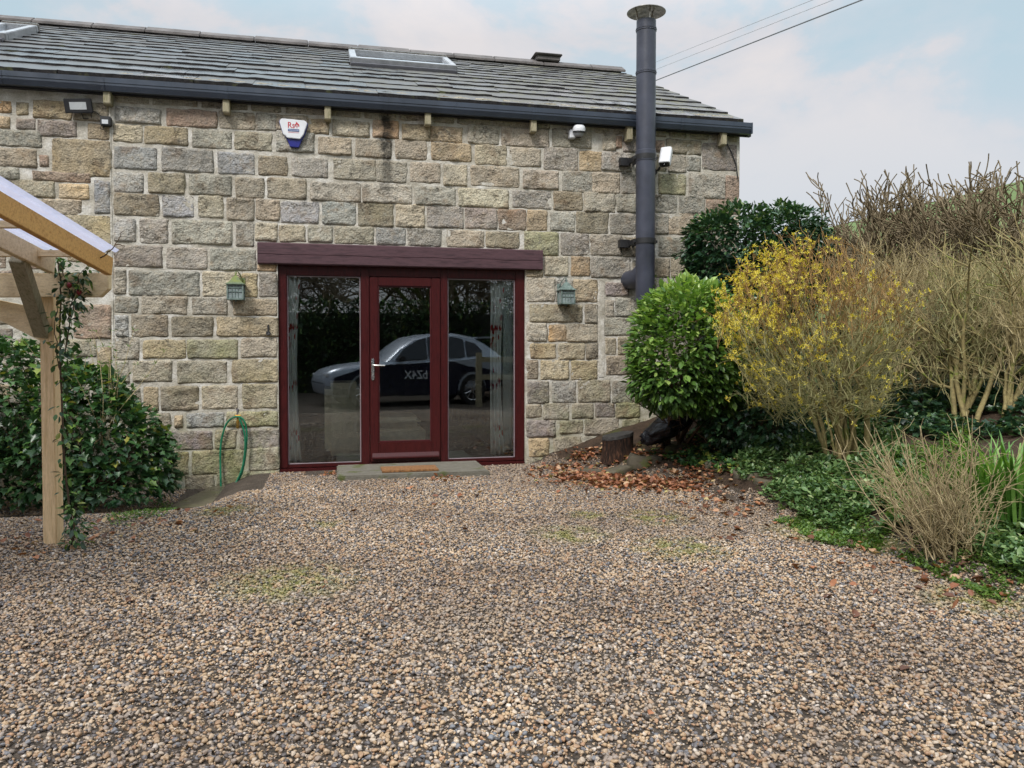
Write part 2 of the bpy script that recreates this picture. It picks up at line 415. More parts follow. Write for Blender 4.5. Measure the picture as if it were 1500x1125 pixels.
# ------------------------------------------------------------------ terrain
_edge = [(-30, 3.6), (-9, 3.55), (-5.4, 3.47), (-4.56, 3.50), (-3.63, 3.50), (-2.55, 3.42), (-1.6, 3.30), (-1.1, 3.10), (-.6, 2.75), (-.2, 2.35), (.3, 2.2), (30, 2.2)]
def edge_x(y):
    for (a, xa), (b, xb) in zip(_edge, _edge[1:]):
        if a <= y <= b: return xa+(xb-xa)*(y-a)/(b-a)
    return 3.5
def terrain(x, y):
    d = x-edge_x(y)
    z = .012*mnoise.noise(Vector((x*.9, y*.9, 0)))
    if d > 0 and y < 1.0:
        s = min(1, d/.18); s = s*s*(3-2*s)
        z += .07*s+min(d, 2.6)*.29+max(0, min(d, 3.6)-2.6)*.12
        z += .05*min(1, d/.5)*mnoise.noise(Vector((x*1.7, y*1.7, 3)))
    elif d > 0: z += .75
    e1 = max(0, min(1, (-.75-x)/.5)); e2 = max(0, min(1, (y+2.1)/1.1))
    z -= .15*e1*e1*(3-2*e1)*e2*e2*(3-2*e2)
    if x > 7.15:
        e = min(x-7.15, 120.0); z = 1.55+.24*e+.00016*e*e+.25*mnoise.noise(Vector((x*.08, y*.08, 9)))*min(1, e/8)
    return z

# ------------------------------------------------------------------ materials
M = {}
M['stone'] = stone_mat(); M['mortar'] = mortar_mat()
def slate_mat():
    t = NT('stone_slate'); n = t.noise(7, 5, .6); n2 = t.noise(55, 5, .7)
    oc = t.n('ShaderNodeObjectInfo')
    a = t.ramp(n, [(.3, (.016, .014, .014)), (.6, (.042, .036, .034)), (.8, (.09, .078, .066))])
    a = t.mix(.35, a, t.ramp(oc.outputs['Random'], [(0, (.014, .014, .018)), (.5, (.034, .032, .034)), (1, (.08, .07, .055))]))
    a = t.mix(1.0, a, t.ramp(n2, [(.25, (.6, .6, .6)), (.7, (1.2, 1.2, 1.2))]), 'MULTIPLY')
    x = t.xyz(t.pos())[0]
    g = t.math('MULTIPLY', t.rng(x, -1, 5.0, .1, .85), t.rng(t.noise(5.5, 5, .65), .47, .62))
    a = t.mix(g, a, (.13, .125, .06))
    h = t.math('ADD', t.noise(18, 6, .65), t.math('MULTIPLY', n2, .2))
    rr = t.math('ADD', t.rng(oc.outputs['Random'], 0, 1, .10, .42), t.rng(t.xyz(t.pos())[2], 4.3, 6.0, 0, .25))
    rr = t.mix(g, rr, (.9, .9, .9))
    return t.done(a, rr, t.bump(h, .22, .005), spec=1.0)
M['slate'] = slate_mat()
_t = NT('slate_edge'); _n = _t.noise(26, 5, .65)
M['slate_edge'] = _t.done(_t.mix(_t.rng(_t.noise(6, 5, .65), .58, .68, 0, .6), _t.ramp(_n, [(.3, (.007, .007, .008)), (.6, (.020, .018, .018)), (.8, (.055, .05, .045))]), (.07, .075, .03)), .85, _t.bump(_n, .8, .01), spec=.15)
M['ridge'] = simple('ridge_stone', (.14, .125, .12), .75, bscale=30, bstr=.7, bdist=.01, var=.25, vs=4)
M['gutter'] = simple('gutter_plastic', (.040, .052, .075), .34, var=.15, vs=3, bscale=8, bstr=.05)
M['flue'] = simple('flue_enamel', (.050, .055, .078), .38, var=.18, vs=4, bscale=20, bstr=.08)
M['steel'] = simple('worn_stainless', (.50, .47, .42), .32, metal=1.0, var=.3, vs=22, bscale=30, bstr=.25)
M['blackmetal'] = simple('black_metal', (.02, .02, .022), .45, var=.2, bscale=40)
M['upvc'] = wood_mat('maroon_woodgrain_frame', (.056, .0090, .0095), (.020, .0045, .0055), (6, 6, .5), 14, .30, .25, knots=False)
M['lintel'] = wood_mat('stained_lintel_timber', (.085, .043, .052), (.034, .017, .022), (.7, 6, 6), 9, .62, .7)
M['oldwood'] = wood_mat('weathered_rafter_wood', (.36, .32, .22), (.19, .18, .09), (5, 5, 1), 12, .85, .6, knots=False)
M['pine'] = wood_mat('pale_treated_pine', (.80, .64, .40), (.64, .47, .26), (.6, 7, 7), 7, .7, .3, knots=True)
M['pineV'] = wood_mat('pale_treated_pine_upright', (.82, .60, .35), (.66, .44, .22), (7, 7, .6), 7, .7, .3, knots=True)
M['goldpine'] = wood_mat('golden_wet_pine', (.70, .40, .14), (.50, .23, .07), (.7, 9, 9), 7, .5, .3, knots=True)
M['glass'] = glass_mat()
M['room'] = simple('room_plaster', (.30, .29, .27), .9, vs=2)
M['roomfloor'] = simple('room_floor', (.05, .045, .04), .5, vs=3)
M['white'] = simple('white_plastic', (.72, .73, .76), .35, var=.05, vs=5)
M['blue'] = simple('cobalt_plastic', (.018, .022, .22), .3, var=.12, vs=9)
M['soil'] = None
# ================================================================== the barn
X_L, X_R, DEEP = -6.2, onY(1083, 300).x, 8.0
barn = thing('stone_barn', 'long stone barn conversion with stone slate roof and maroon framed glass door', 'building', (0, 0, 0))
GZ = onY(1050, 176.5, -.17).z                       # gutter rim height
WTOP = GZ+.10
OX0, OX1 = onY(408, 560).x, onY(769.5, 560).x       # door opening
OZ0 = onY(590, 681).z; OZ1 = onY(590, 391).z
lx0, lx1 = onY(377, 372, -.05).x, onY(795, 378, -.05).x
lz0, lz1 = onY(590, 391, -.05).z, onY(590, 360.5, -.05).z

def rough_wall(name, x0, x1, z0, z1, y=0.0, thick=.5, cell=.06):
    """a wall panel whose face is uneven mortar"""
    nx, nz = max(2, int((x1-x0)/cell)), max(2, int((z1-z0)/cell))
    vs, fs = [], []
    for j in range(nz+1):
        for i in range(nx+1):
            x, z = x0+(x1-x0)*i/nx, z0+(z1-z0)*j/nz
            dy = .004*mnoise.noise(Vector((x*5, 0, z*5)))+.003*mnoise.noise(Vector((x*17, 4, z*17)))
            vs.append((x, y+dy, z))
    for j in range(nz):
        for i in range(nx):
            a = j*(nx+1)+i; fs.append((a, a+1, a+nx+2, a+nx+1))
    return vs, fs, (x0, x1, z0, z1, y, thick)
wm = MB()
for (a, b, c, d) in ((X_L, OX0, -.3, WTOP), (OX1, X_R, -.3, WTOP), (OX0, OX1, lz1-.01, WTOP), (OX0, OX1, -.3, OZ0-.05)):
    vs, fs, _ = rough_wall('w', a, b, c, d); wm.add(vs, fs)
    wm.box(a, .012, c, b, .45, d)
# gable, back wall and the jambs
RIDGE_Y = 3.95
ez = GZ+.03
def roofz(y, off=0.0): return ez+(y+.12)*SL+off
_r = onY(916, 107, RIDGE_Y); SL = (_r.z-ez)/(RIDGE_Y+.12)
wm.prism([(.45, -.3), (DEEP, -.3), (DEEP, roofz(0)), (RIDGE_Y, roofz(RIDGE_Y)-.06), (.45, roofz(.45)-.06)], X_R-.45, X_R, 'x')
wm.box(X_L, DEEP-.4, -.3, X_R-.45, DEEP, roofz(0))
wall = wm.build('wall', M['mortar'], barn)

# --- the stones, read off the photograph: x0 y0 x1 y1 colour, px
COL = {'g': (.39, .365, .32), 'b': (.34, .35, .36), 't': (.45, .39, .30), 'y': (.47, .36, .215), 'r': (.36, .235, .17), 'p': (.27, .225, .215),
       'd': (.25, .205, .14), 'o': (.48, .29, .14), 'm': (.36, .34, .18), 'w': (.48, .42, .31), 'k': (.42, .345, .245)}
ST = '''170 159 235 180 g;245 162 317 185 r;322 165 372 188 t;376 168 404 190 g
167 184 207 207 w;214 187 274 211 y;283 192 338 216 g;345 195 397 219 t
168 217 229 247 b;238 219 312 251 b;320 225 371 254 b
168 254 209 281 b;218 254 270 283 d;278 257 338 285 g;346 262 386 289 t;393 263 448 290 k
168 285 232 315 d;239 288 282 317 b;292 288 326 318 t;333 291 372 322 t;376 293 409 322 k
168 322 198 353 b;206 322 245 355 g;253 324 339 357 g;347 326 371 360 g;375 328 405 352 t
168 361 237 390 p;245 364 302 393 g;309 366 374 395 g;378 389 404 396 o
168 396 184 430 g;190 398 291 432 g;298 400 351 433 t;355 402 376 434 y;381 401 405 434 g
170 436 201 457 g;209 435 273 459 t;283 437 332 460 g;343 439 404 461 k
170 463 187 492 b;194 462 245 492 d;253 465 311 492 d;319 466 406 492 y
170 496 203 526 g;211 499 271 524 y;276 499 347 524 m;354 497 405 522 t
168 530 188 560 g;196 529 251 558 t;261 530 331 560 w;341 528 406 559 y
172 569 205 600 t;212 568 231 600 y;237 567 290 600 d;297 566 347 598 t;356 564 405 597 k
200 607 249 628 t;257 610 267 625 y;274 606 327 625 b;333 604 406 624 m
228 633 310 658 p;316 631 345 656 k;353 629 407 656 p
252 663 275 694 y;283 661 355 693 m;366 657 408 688 t
273 697 313 717 d;319 692 408 714 m
405 170 450 190 t;452 176 481 195 y;488 178 540 199 t;547 178 583 201 o;590 184 629 205 y;632 187 676 207 y
406 195 459 222 g;467 203 514 226 k;522 206 572 230 t;580 206 624 232 k;633 211 689 235 y;697 214 741 240 w;748 218 791 243 t;798 218 845 248 g;850 223 880 250 y
686 184 730 210 t;736 189 803 214 t;810 191 865 215 t
380 230 420 256 d;429 233 479 259 g;490 235 549 263 t;552 237 595 266 g;602 240 644 266 t;651 243 683 271 t;691 245 759 272 k;767 251 817 276 t;825 252 866 280 g
456 269 527 294 g;532 271 602 297 g;609 275 666 300 g;673 278 744 303 w;752 281 806 304 g;812 282 852 307 d;857 283 900 310 t
413 297 466 326 b;473 297 520 328 b;526 299 575 331 d;581 301 621 332 w;627 304 678 333 g;682 306 727 334 p;731 308 769 336 r;773 309 800 337 y;807 312 841 338 g;845 312 890 341 d
410 331 446 353 k;452 332 486 354 g;491 333 546 356 t;552 335 593 358 b;598 336 645 360 g;656 339 708 361 w;713 341 759 362 y;769 341 817 373 m;823 343 862 373 g;866 345 910 373 t;914 349 931 375 d
799 377 831 403 w;838 377 863 404 o;867 378 922 406 g
772 395 794 405 y;773 408 812 441 t;815 411 838 441 g;841 411 874 441 y;888 415 920 433 p
777 447 852 471 y;858 447 874 473 d;888 441 898 463 t;902 438 932 463 g
773 474 800 499 g;805 477 828 499 o;831 476 874 500 t;886 467 928 490 g
778 505 813 524 y;819 504 856 526 k;860 504 875 525 d;888 496 901 518 t;906 495 930 518 k
773 529 787 554 d;793 529 832 555 y;838 530 874 555 y;889 522 934 548 k
774 560 803 590 p;810 560 842 589 g;848 558 893 588 k;898 558 926 589 g;930 560 952 590 g
772 594 792 611 k;797 592 832 613 t;839 592 868 612 t;873 592 899 610 p;903 591 936 611 m
772 617 813 639 p;821 617 853 634 k;858 614 905 636 t
776 643 803 668 y;812 641 850 668 k;855 640 888 662 g
884 197 901 219 t;903 200 910 216 r;882 224 925 250 g;869 254 907 282 t;911 254 931 283 g
904 285 931 310 g;895 315 931 342 g;914 200 931 222 p
960 207 972 222 r;977 206 1026 225 d;1030 212 1078 248 p;963 228 975 250 t;979 228 1004 252 g;1008 231 1025 250 g
966 256 1003 284 m;1010 255 1061 290 g;1064 259 1081 291 r
960 286 990 311 g;996 288 1031 312 g;1035 294 1082 312 r
960 315 978 342 g;981 314 1031 343 k;1036 317 1081 343 t
966 349 1012 375 g;1016 350 1081 376 t
960 380 980 405 t;984 380 1012 405 k;1016 381 1081 407 g
0 150 16 164 o;25 151 41 167 y;50 149 104 173 y;107 151 158 176 k;0 172 14 187 y;25 175 51 188 p;56 178 111 199 p;130 183 161 203 y
0 192 60 214 g;78 206 162 257 y;0 219 53 244 k;59 229 70 243 r;0 247 27 262 g;49 253 131 265 r;12 265 79 288 k;88 271 129 290 y;140 266 161 312 b
62 293 118 313 k;95 317 161 367 y;110 448 162 495 r;144 510 162 560 y;100 372 132 382 y;96 498 140 522 t;0 483 17 494 p;0 450 30 474 t'''
stones = []
for ln in ST.replace('\n', ';').split(';'):
    a = ln.split()
    if len(a) != 5: continue
    x0, y0, x1, y1 = map(float, a[:4]); x0 -= 1.5; x1 += 1.5; y0 -= 1.5; y1 += 1.5; xc, yc = (x0+x1)/2, (y0+y1)/2
    stones.append([onY(x0, yc).x, onY(xc, y1).z, onY(x1, yc).x, onY(xc, y0).z, a[4], True])
def hits(x0, z0, x1, z1):
    if x1 > OX0-.005 and x0 < OX1+.005 and z1 > -1 and z0 < lz1: return True
    if x1 > lx0-.01 and x0 < lx1+.01 and z0 < lz1+.005 and z1 > lz0-.005: return True
    for s in stones:
        if min(x1, s[2])-max(x0, s[0]) > -.006 and min(z1, s[3])-max(z0, s[1]) > -.004: return True
    return False
# courses continued where bushes, the flue and the pergola hide them
rows = [(148, 166), (190, 214), (217, 243), (246, 275), (279, 304), (307, 336), (341, 370), (377, 403), (410, 441), (447, 472), (476, 500), (505, 525), (530, 555), (560, 589), (592, 612), (617, 638), (642, 668), (671, 690)]
fr = random.Random(3)
def fill(xa, xb, keys, rws, wmin, wmax):
    for (ya, yb) in rws:
        z1, z0 = onY(750, ya).z, onY(750, yb).z
        x = xa
        while x < xb-.08:
            wd = fr.uniform(wmin, wmax); xe = min(x+wd, xb)
            # shrink to what is free
            step = .03; xs = x
            while xs < xe and hits(xs, z0+.02, xs+step, z1-.02): xs += step
            xf = xs
            while xf+step <= xe and not hits(xs, z0+.02, xf+step, z1-.02): xf += step
            if xf-xs > .10: stones.append([xs+.008, z0, xf-.008, z1, fr.choice(keys), False])
            x = max(xf, xs)+.022
fill(onY(168, 150).x, X_R-.03, 'ddggtk', rows[:1]+[(171, 187)], .2, .5)
fill(onY(168, 400).x, onY(405, 400).x, 'gtky', rows[1:], .25, .42)
fill(onY(870, 400).x, X_R-.03, 'gtkgk', rows[1:], .22, .45)
lz = [(y, y+fr.uniform(17, 30)) for y in range(150, 720, 29)]
fill(X_L+.05, onY(161, 400).x, 'tykgkr', lz, .2, .55)
fill(onY(771, 680).x, X_R-.03, 'mdk', rows[-2:], .3, .5)
stones.append([onY(700, 680).x, -.2, onY(772, 680).x, OZ0-.055, 'm', False])

def stone_geo(x0, z0, x1, z1, seed, depth, nx=None):
    wd, h = x1-x0, z1-z0
    nx = max(6, min(26, int(wd/.021))); nz = max(5, min(13, int(h/.019)))
    ctr = Vector(((x0+x1)/2, 0, (z0+z1)/2)); vs = []
    s0 = seed*3.17; tilt = math.sin(seed*5.1)*.006; tx = math.cos(seed*2.3)*.006
    rc = .10*min(wd, h)
    for j in range(nz+1):
        for i in range(nx+1):
            u, v = i/nx, j/nz
            # squeeze the rows near the rim so the arris is crisp
            u = .5+.5*math.copysign(abs(2*u-1)**.75, u-.5); v = .5+.5*math.copysign(abs(2*v-1)**.75, v-.5)
            x, z = x0+wd*u, z0+h*v
            ed = min(u*wd, (1-u)*wd, v*h, (1-v)*h)
            e = min(1, ed/.013); e = e*(2-e)
            nn = mnoise.noise(Vector((x*7+s0, s0, z*7)))
            n2 = abs(mnoise.noise(Vector((x*13, s0, z*19+s0))))
            n3 = mnoise.noise(Vector((x*34+s0, 1, z*34)))
            f_ = nn+.55*mnoise.noise(Vector((x*15+s0, 2, z*24)))+.3*n3; q_ = f_*3.2; fl = math.floor(q_); fq = q_-fl; tr_ = (fl+min(1, max(0, (fq-.55)/.3)))/3.2
            y = -.002-depth*e*(.75+.95*(tr_*.7+f_*.3))-e*(.010*n2+.003*n3)+e*(tilt*(v-.5)+tx*(u-.5))*2
            jx = .011*mnoise.noise(Vector((z*11+s0, 3, x*3)))+.003*mnoise.noise(Vector((z*40+s0, 3, x*3)))
            jz = .011*mnoise.noise(Vector((x*9+s0, 8, z*3)))+.003*mnoise.noise(Vector((x*40+s0, 8, z*3)))
            # rounded corners
            cu, cv = min(u, 1-u)*wd, min(v, 1-v)*h
            if cu < rc and cv < rc:
                k = (rc-math.hypot(rc-cu, rc-cv))
                if k < 0:
                    q = -k*.7; x += (q if u < .5 else -q)*.7; z += (q if v < .5 else -q)*.7
            rim = 1 if ed < .012 else .6
            vs.append((x+jx*rim, y, z+jz*rim))
    fs = []
    for j in range(nz):
        for i in range(nx):
            a = j*(nx+1)+i; fs.append((a, a+1, a+nx+2, a+nx+1))
    # skirt into the wall
    rim = [i for i in range(nx+1)]+[(j*(nx+1)+nx) for j in range(1, nz+1)]+[nz*(nx+1)+i for i in range(nx-1, -1, -1)]+[j*(nx+1) for j in range(nz-1, 0, -1)]
    b = len(vs); vs += [(vs[i][0], .03, vs[i][2]) for i in rim]; m = len(rim)
    fs += [(rim[(k+1) % m], rim[k], b+k, b+(k+1) % m) for k in range(m)]
    return vs, fs
stones.sort(key=lambda s: (not s[5], -(s[2]-s[0])*(s[3]-s[1])))
restm = MB(); nst = 0
for k, (x0, z0, x1, z1, c, seen) in enumerate(stones):
    if x1-x0 < .03 or z1-z0 < .03: continue
    dep = rnd.uniform(.008, .022)
    vs, fs = stone_geo(x0, z0, x1, z1, k+1, dep)
    if nst < 298:
        me = bpy.data.meshes.new('stone'); me.from_pydata(vs, [], fs); me.materials.append(M['stone'])
        me.polygons.foreach_set('use_smooth', [True]*len(fs))
        o = link('stone', me, wall); b = COL[c]; q = rnd.uniform(.74, 1.20)
        o.color = (b[0]*q*rnd.uniform(.95, 1.06), b[1]*q, b[2]*q*rnd.uniform(.92, 1.05), 1); nst += 1
    else: restm.add(vs, fs)
if restm.v:
    o = restm.build('small_stones', M['stone'], wall, smooth=True, kind='stuff'); o.color = (.33, .29, .22, 1)
print('stones', len(stones), nst)
# pale upright joint where the older masonry begins, and the buttery strip right of the door
mb = MB()
for (px, ya, yb, wd) in ((164, 150, 560, .020), (881, 411, 552, .085)):
    x = onY(px, 400).x; za, zb = onY(px, yb).z, onY(px, ya).z; n = 40
    vs = []
    for i in range(n+1):
        z = za+(zb-za)*i/n; j = .006*mnoise.noise(Vector((1, px, z*9)))
        for sx, yy in ((-1, .01), (-.8, -.007), (.8, -.007), (1, .01)): vs.append((x+sx*wd/2+j, yy, z))
    mb.add(vs, [(i*4+k, i*4+k+1, i*4+k+5, i*4+k+4) for i in range(n) for k in range(3)])
mb.build('mortar_joint', M['mortar'], wall)

# --- roof: underlay, slates laid course by course, ridge stones
xv = onY(1091, 178, -.12).x                        # verge
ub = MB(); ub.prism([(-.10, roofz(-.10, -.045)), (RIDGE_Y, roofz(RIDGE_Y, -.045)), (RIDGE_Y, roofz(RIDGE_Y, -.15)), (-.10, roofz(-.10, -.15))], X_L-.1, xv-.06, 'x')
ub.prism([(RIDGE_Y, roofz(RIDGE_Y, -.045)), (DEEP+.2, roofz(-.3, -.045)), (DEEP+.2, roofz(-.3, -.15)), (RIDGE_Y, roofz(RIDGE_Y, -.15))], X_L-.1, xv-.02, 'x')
roof = ub.build('roof', simple('dark_roof_underlay', (.03, .03, .03), .9), barn)  # underlay slab in one even near-black colour
sk1 = (onY(512, 92, 2.55).x, onY(664, 102, 2.55).x); sk2 = (X_L+2.0, onY(37, 55, 2.4).x)
def slate_geo(mb, x0, x1, y0, y1, th, sd, lift):
    """one riven slate: ragged front edge, slightly tipped"""
    n = max(3, int((x1-x0)/.07)); vs = []
    for i in range(n+1):
        x = x0+(x1-x0)*i/n
        rag = .030*mnoise.noise(Vector((x*11, sd, 0)))+.012*mnoise.noise(Vector((x*44, sd, 0)))
        up = .007*mnoise.noise(Vector((x*7, sd, 5)))
        fr_ = y0+rag
        zf = roofz(fr_)+lift+up
        t_ = th*(1+.45*mnoise.noise(Vector((x*9, sd, 2))))
        vs += [(x, fr_, zf-t_), (x+.001, fr_+.004, zf), (x, y1, roofz(y1)+up*.5), (x, y1, roofz(y1)-th)]
    fs = [(i*4+k, (i+1)*4+k, (i+1)*4+k+1, i*4+k+1) for i in range(n) for k in (1, 2)]
    fs += [(0, 1, 2, 3), tuple(n*4+k for k in (3, 2, 1, 0))]
    b0 = len(mb.v); mb.cur = 0; mb.add(vs, fs)
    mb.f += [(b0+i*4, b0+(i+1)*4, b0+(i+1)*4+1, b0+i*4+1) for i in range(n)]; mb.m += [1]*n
rest = MB(); cnt = 0; y = -.125; g = .41; row = 0
tot = 0
while y < RIDGE_Y-.08:
    y1 = min(y+g, RIDGE_Y); x = X_L-.1-rnd.random()*.3; wb = .62*(g/.41)**.8
    thk = .060-.022*row/18
    while x < xv:
        wd = wb*rnd.uniform(.65, 1.45); xe = x+wd
        if xe > xv-.2: xe = xv+rnd.uniform(-.02, .03)
        sx_, se_ = x, xe
        for a, b, ya, yb in ((sk1[0]+.02, sk1[1]-.02, 2.12, 3.1), (sk2[0]+.02, sk2[1]-.02, 1.72, 2.8)):
            if y1 > ya+.02 and y < yb:
                if sx_ >= a and se_ <= b: se_ = sx_
                elif sx_ < a < se_: se_ = a
                elif sx_ < b < se_: sx_ = b
        if se_-sx_ > .04:
            x_keep, xe_keep = x, xe; x, xe = sx_, se_
            vis = xe > -4.0
            if vis and cnt < 298 and row < 14:
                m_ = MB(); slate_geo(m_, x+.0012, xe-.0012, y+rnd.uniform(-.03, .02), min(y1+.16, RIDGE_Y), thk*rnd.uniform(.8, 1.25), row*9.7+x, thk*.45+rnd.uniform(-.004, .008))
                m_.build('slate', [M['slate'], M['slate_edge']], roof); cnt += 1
            else: slate_geo(rest, x+.004, xe-.004, y+rnd.uniform(-.010, .010), min(y1+.12, RIDGE_Y), thk*rnd.uniform(.8, 1.2), row*9.7+x, thk*.4+rnd.uniform(-.003, .005))
            x, xe = x_keep, xe_keep
        x = xe
    y = y1; g = max(.17, g*.945); row += 1
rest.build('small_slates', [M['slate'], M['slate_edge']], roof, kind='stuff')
print('slate rows', row, cnt)
x = X_L-.1; k = 0
while x < xv-.05:                                   # ridge stones
    xe = min(x+rnd.uniform(.62, .85), xv-.02)
    rb = MB(); zt = roofz(RIDGE_Y)+.085+rnd.uniform(-.006, .006)
    rb.prism([(RIDGE_Y-.19, roofz(RIDGE_Y-.19)+.035), (RIDGE_Y-.19, roofz(RIDGE_Y-.19)+.075), (RIDGE_Y-.03, zt), (RIDGE_Y+.03, zt), (RIDGE_Y+.19, roofz(RIDGE_Y-.19)+.075), (RIDGE_Y+.19, roofz(RIDGE_Y-.19)+.035), (RIDGE_Y, zt-.07)], x+.004, xe-.004, 'x')
    rb.build('ridge_tile', M['ridge'], roof, bevel=.008); x = xe
# low raised ridge vent
vx = onY(800, 95, RIDGE_Y).x
vb = MB(); vb.box(vx-.20, RIDGE_Y-.16, roofz(RIDGE_Y)+.05, vx+.20, RIDGE_Y+.16, roofz(RIDGE_Y)+.125)
vb.box(vx-.24, RIDGE_Y-.2, roofz(RIDGE_Y)+.127, vx+.23, RIDGE_Y+.2, roofz(RIDGE_Y)+.155)
vb.build('ridge_vent', M['ridge'], roof, bevel=.012)

# --- roof windows
def skylight(x0, x1, y0, y1, opened=.0):
    h = .10
    ang = math.atan(SL); O = Vector(((x0+x1)/2, y0, roofz(y0)))
    Mx = Matrix.Translation(O) @ Matrix.Rotation(ang, 4, 'X'); W2 = (x1-x0)/2; L = (y1-y0)/math.cos(ang)
    fb = MB()
    fb.box(-W2, 0, -.03, W2, .09, h, Mx); fb.box(-W2, L-.09, -.03, W2, L, h, Mx)
    fb.box(-W2, .09, -.03, -W2+.09, L-.09, h, Mx); fb.box(W2-.09, .09, -.03, W2, L-.09, h, Mx)
    f = fb.build('roof_window', simple('skylight_aluminium', (.42, .43, .45), .35, metal=.4, var=.15), barn, bevel=.008)
    gb = MB(); gb.box(-W2+.085, .085, h-.055, W2-.085, L-.085, h-.04, Mx)
    gb.build('pane', glass_mat('skylight_glass', (.5, .56, .56), 1.2), f)
    cb = MB(); cb.box(-W2+.01, -.11, -.02, W2-.01, -.002, .045, Mx); cb.build('flashing', simple('lead_flashing', (.10, .10, .115), .5, vs=6), f, bevel=.01)
    tb = MB(); tb.box(-W2+.0, L+.003, -.02, W2-.0, L+.06, h+.02, Mx); tb.build('hood', M['steel'], f, bevel=.01)
skylight(sk1[0], sk1[1], 2.2, 3.2); skylight(sk2[0], sk2[1], 1.8, 2.9)

# --- gutter, brackets, rafter ends
gx1 = onY(1102, 183, -.17).x
pr = [(-.06, 0), (-.06, -.10), (-.10, -.125), (-.145, -.125), (-.17, -.075), (-.17, -.052), (-.176, -.050), (-.176, -.0), (-.166, .0), (-.164, -.065), (-.14, -.112), (-.10, -.112), (-.07, -.09), (-.07, 0)]
gb = MB(); gb.prism([(a, b+GZ) for a, b in pr], X_L, gx1, 'x'); gb.box(gx1-.012, -.178, GZ-.127, gx1+.004, -.058, GZ+.003)
gut = gb.build('gutter', M['gutter'], barn)
fb = MB(); fb.box(X_L, -.056, GZ-.13, X_R+.12, -.008, GZ+.03); fb.build('fascia', simple('dark_fascia', (.03, .03, .035), .6), barn)
for px in (0, 150, 331, 566, 782, 1000):
    x = onY(px, 150, -.17).x; b = MB(); b.prism([(a-(.004 if a < -.1 else 0), z+GZ-.003) for a, z in pr[:8]]+[(-.172, GZ-.05), (-.14, GZ-.118), (-.07, GZ-.118)], x-.018, x+.018, 'x')
    b.build('gutter_union', M['gutter'], gut)
for px, y0, y1 in ((156, 126, 153), (331, 139, 166), (480, 150, 176), (627, 159, 184), (782, 168, 194), (923, 180, 206), (1061, 190, 213)):
    p = onY(px, y0, -.12); q = onY(px, y1, -.12)
    b = MB(); hw = .034
    b.prism([(.02, q.z+.01), (-.10, q.z+.0), (-.125, q.z+.012), (-.125, p.z+.03), (.02, p.z+.03)], p.x-hw, p.x+hw, 'x')
    b.build('rafter_end', M['oldwood'], barn, bevel=.006)

# --- lintel
lb = MB(); nl = 26
pts = []
for i in range(nl+1):
    x = lx0+(lx1-lx0)*i/nl; e = .004*mnoise.noise(Vector((x*4, 1, 1)))
    cr_ = .010*mnoise.noise(Vector((x*3.3, 7, 1)))
    zm = (lz0+lz1)/2-.01+cr_
    pts += [(x, .20, lz0), (x, -.055+e, lz0+.002), (x, -.062+e, lz0+.012), (x, -.062+e, zm-.004), (x, -.056+e, zm), (x, -.062+e, zm+.004), (x, -.060+e, lz1-.012), (x, -.05+e, lz1-.001), (x, .20, lz1)]
lb.add(pts, [(i*9+k, (i+1)*9+k, (i+1)*9+k+1, i*9+k+1) for i in range(nl) for k in range(8)]+[tuple(range(9))[::-1], tuple(nl*9+k for k in range(9))])
lb.build('lintel', M['lintel'], barn)

# --- door set: outer frame with two mullions, side windows, glazed door
FY, FB = .035, .105                                 # frame faces
jl0, jl1 = OX0, onY(421, 540, FY).x
m10, m11 = onY(529, 540, FY).x, onY(541.5, 540, FY).x
m20, m21 = onY(645.5, 540, FY).x, onY(656, 540, FY).x
jr0, jr1 = onY(755, 540, FY).x, OX1
zb1 = onY(475, 679.5, FY).z; zt0 = onY(475, 404, FY).z
fb = MB()
fb.box(jl0, FY, OZ0, jl1, FB, OZ1+.05); fb.box(jr0, FY, OZ0, jr1, FB, OZ1+.05)
fb.box(m10, FY+.002, OZ0, m11, FB-.002, OZ1+.05); fb.box(m20, FY+.002, OZ0, m21, FB-.002, OZ1+.05)
fb.box(jl1, FY+.004, OZ0, m10, FB-.004, zb1); fb.box(m21, FY+.004, OZ0, jr0, FB-.004, zb1); fb.box(m11, FY+.004, OZ0, m20, FB-.004, OZ0+.035)
fb.box(jl1, FY+.004, zt0, m10, FB-.004, OZ1+.05); fb.box(m11, FY+.004, zt0+.005, m20, FB-.004, OZ1+.05); fb.box(m21, FY+.004, zt0, jr0, FB-.004, OZ1+.05)
dframe = fb.build('door_frame', M['upvc'], barn, bevel=.006)
sb = MB(); sb.box(OX0+.003, .012, OZ0-.05, OX1-.003, FB, OZ0-.004); sb.build('sill', M['upvc'], dframe, bevel=.006)
def glazing(x0, x1, z0, z1, parent, y, name='window'):
    b = MB(); t = .010
    b.box(x0, y, z0, x0+t, y+.03, z1); b.box(x1-t, y, z0, x1, y+.03, z1)
    b.box(x0+t, y+.001, z0, x1-t, y+.029, z0+t); b.box(x0+t, y+.001, z1-t, x1-t, y+.029, z1)
    wn = b.build(name, simple('pale_glazing_gasket' if name == 'window' else 'dark_glazing_bead', (.30, .24, .26) if name == 'window' else (.09, .012, .016), .4), parent, bevel=.003)
    g_ = MB(); g_.box(x0+t*.6, y+.014, z0+t*.6, x1-t*.6, y+.018, z1-t*.6); g_.build('pane', M['glass'], wn if parent is barn else parent)
    return wn
w1 = glazing(jl1+.002, m10-.002, zb1+.002, zt0-.002, barn, FY+.022); w2 = glazing(m21+.002, jr0-.002, zb1+.002, zt0-.002, barn, FY+.022)
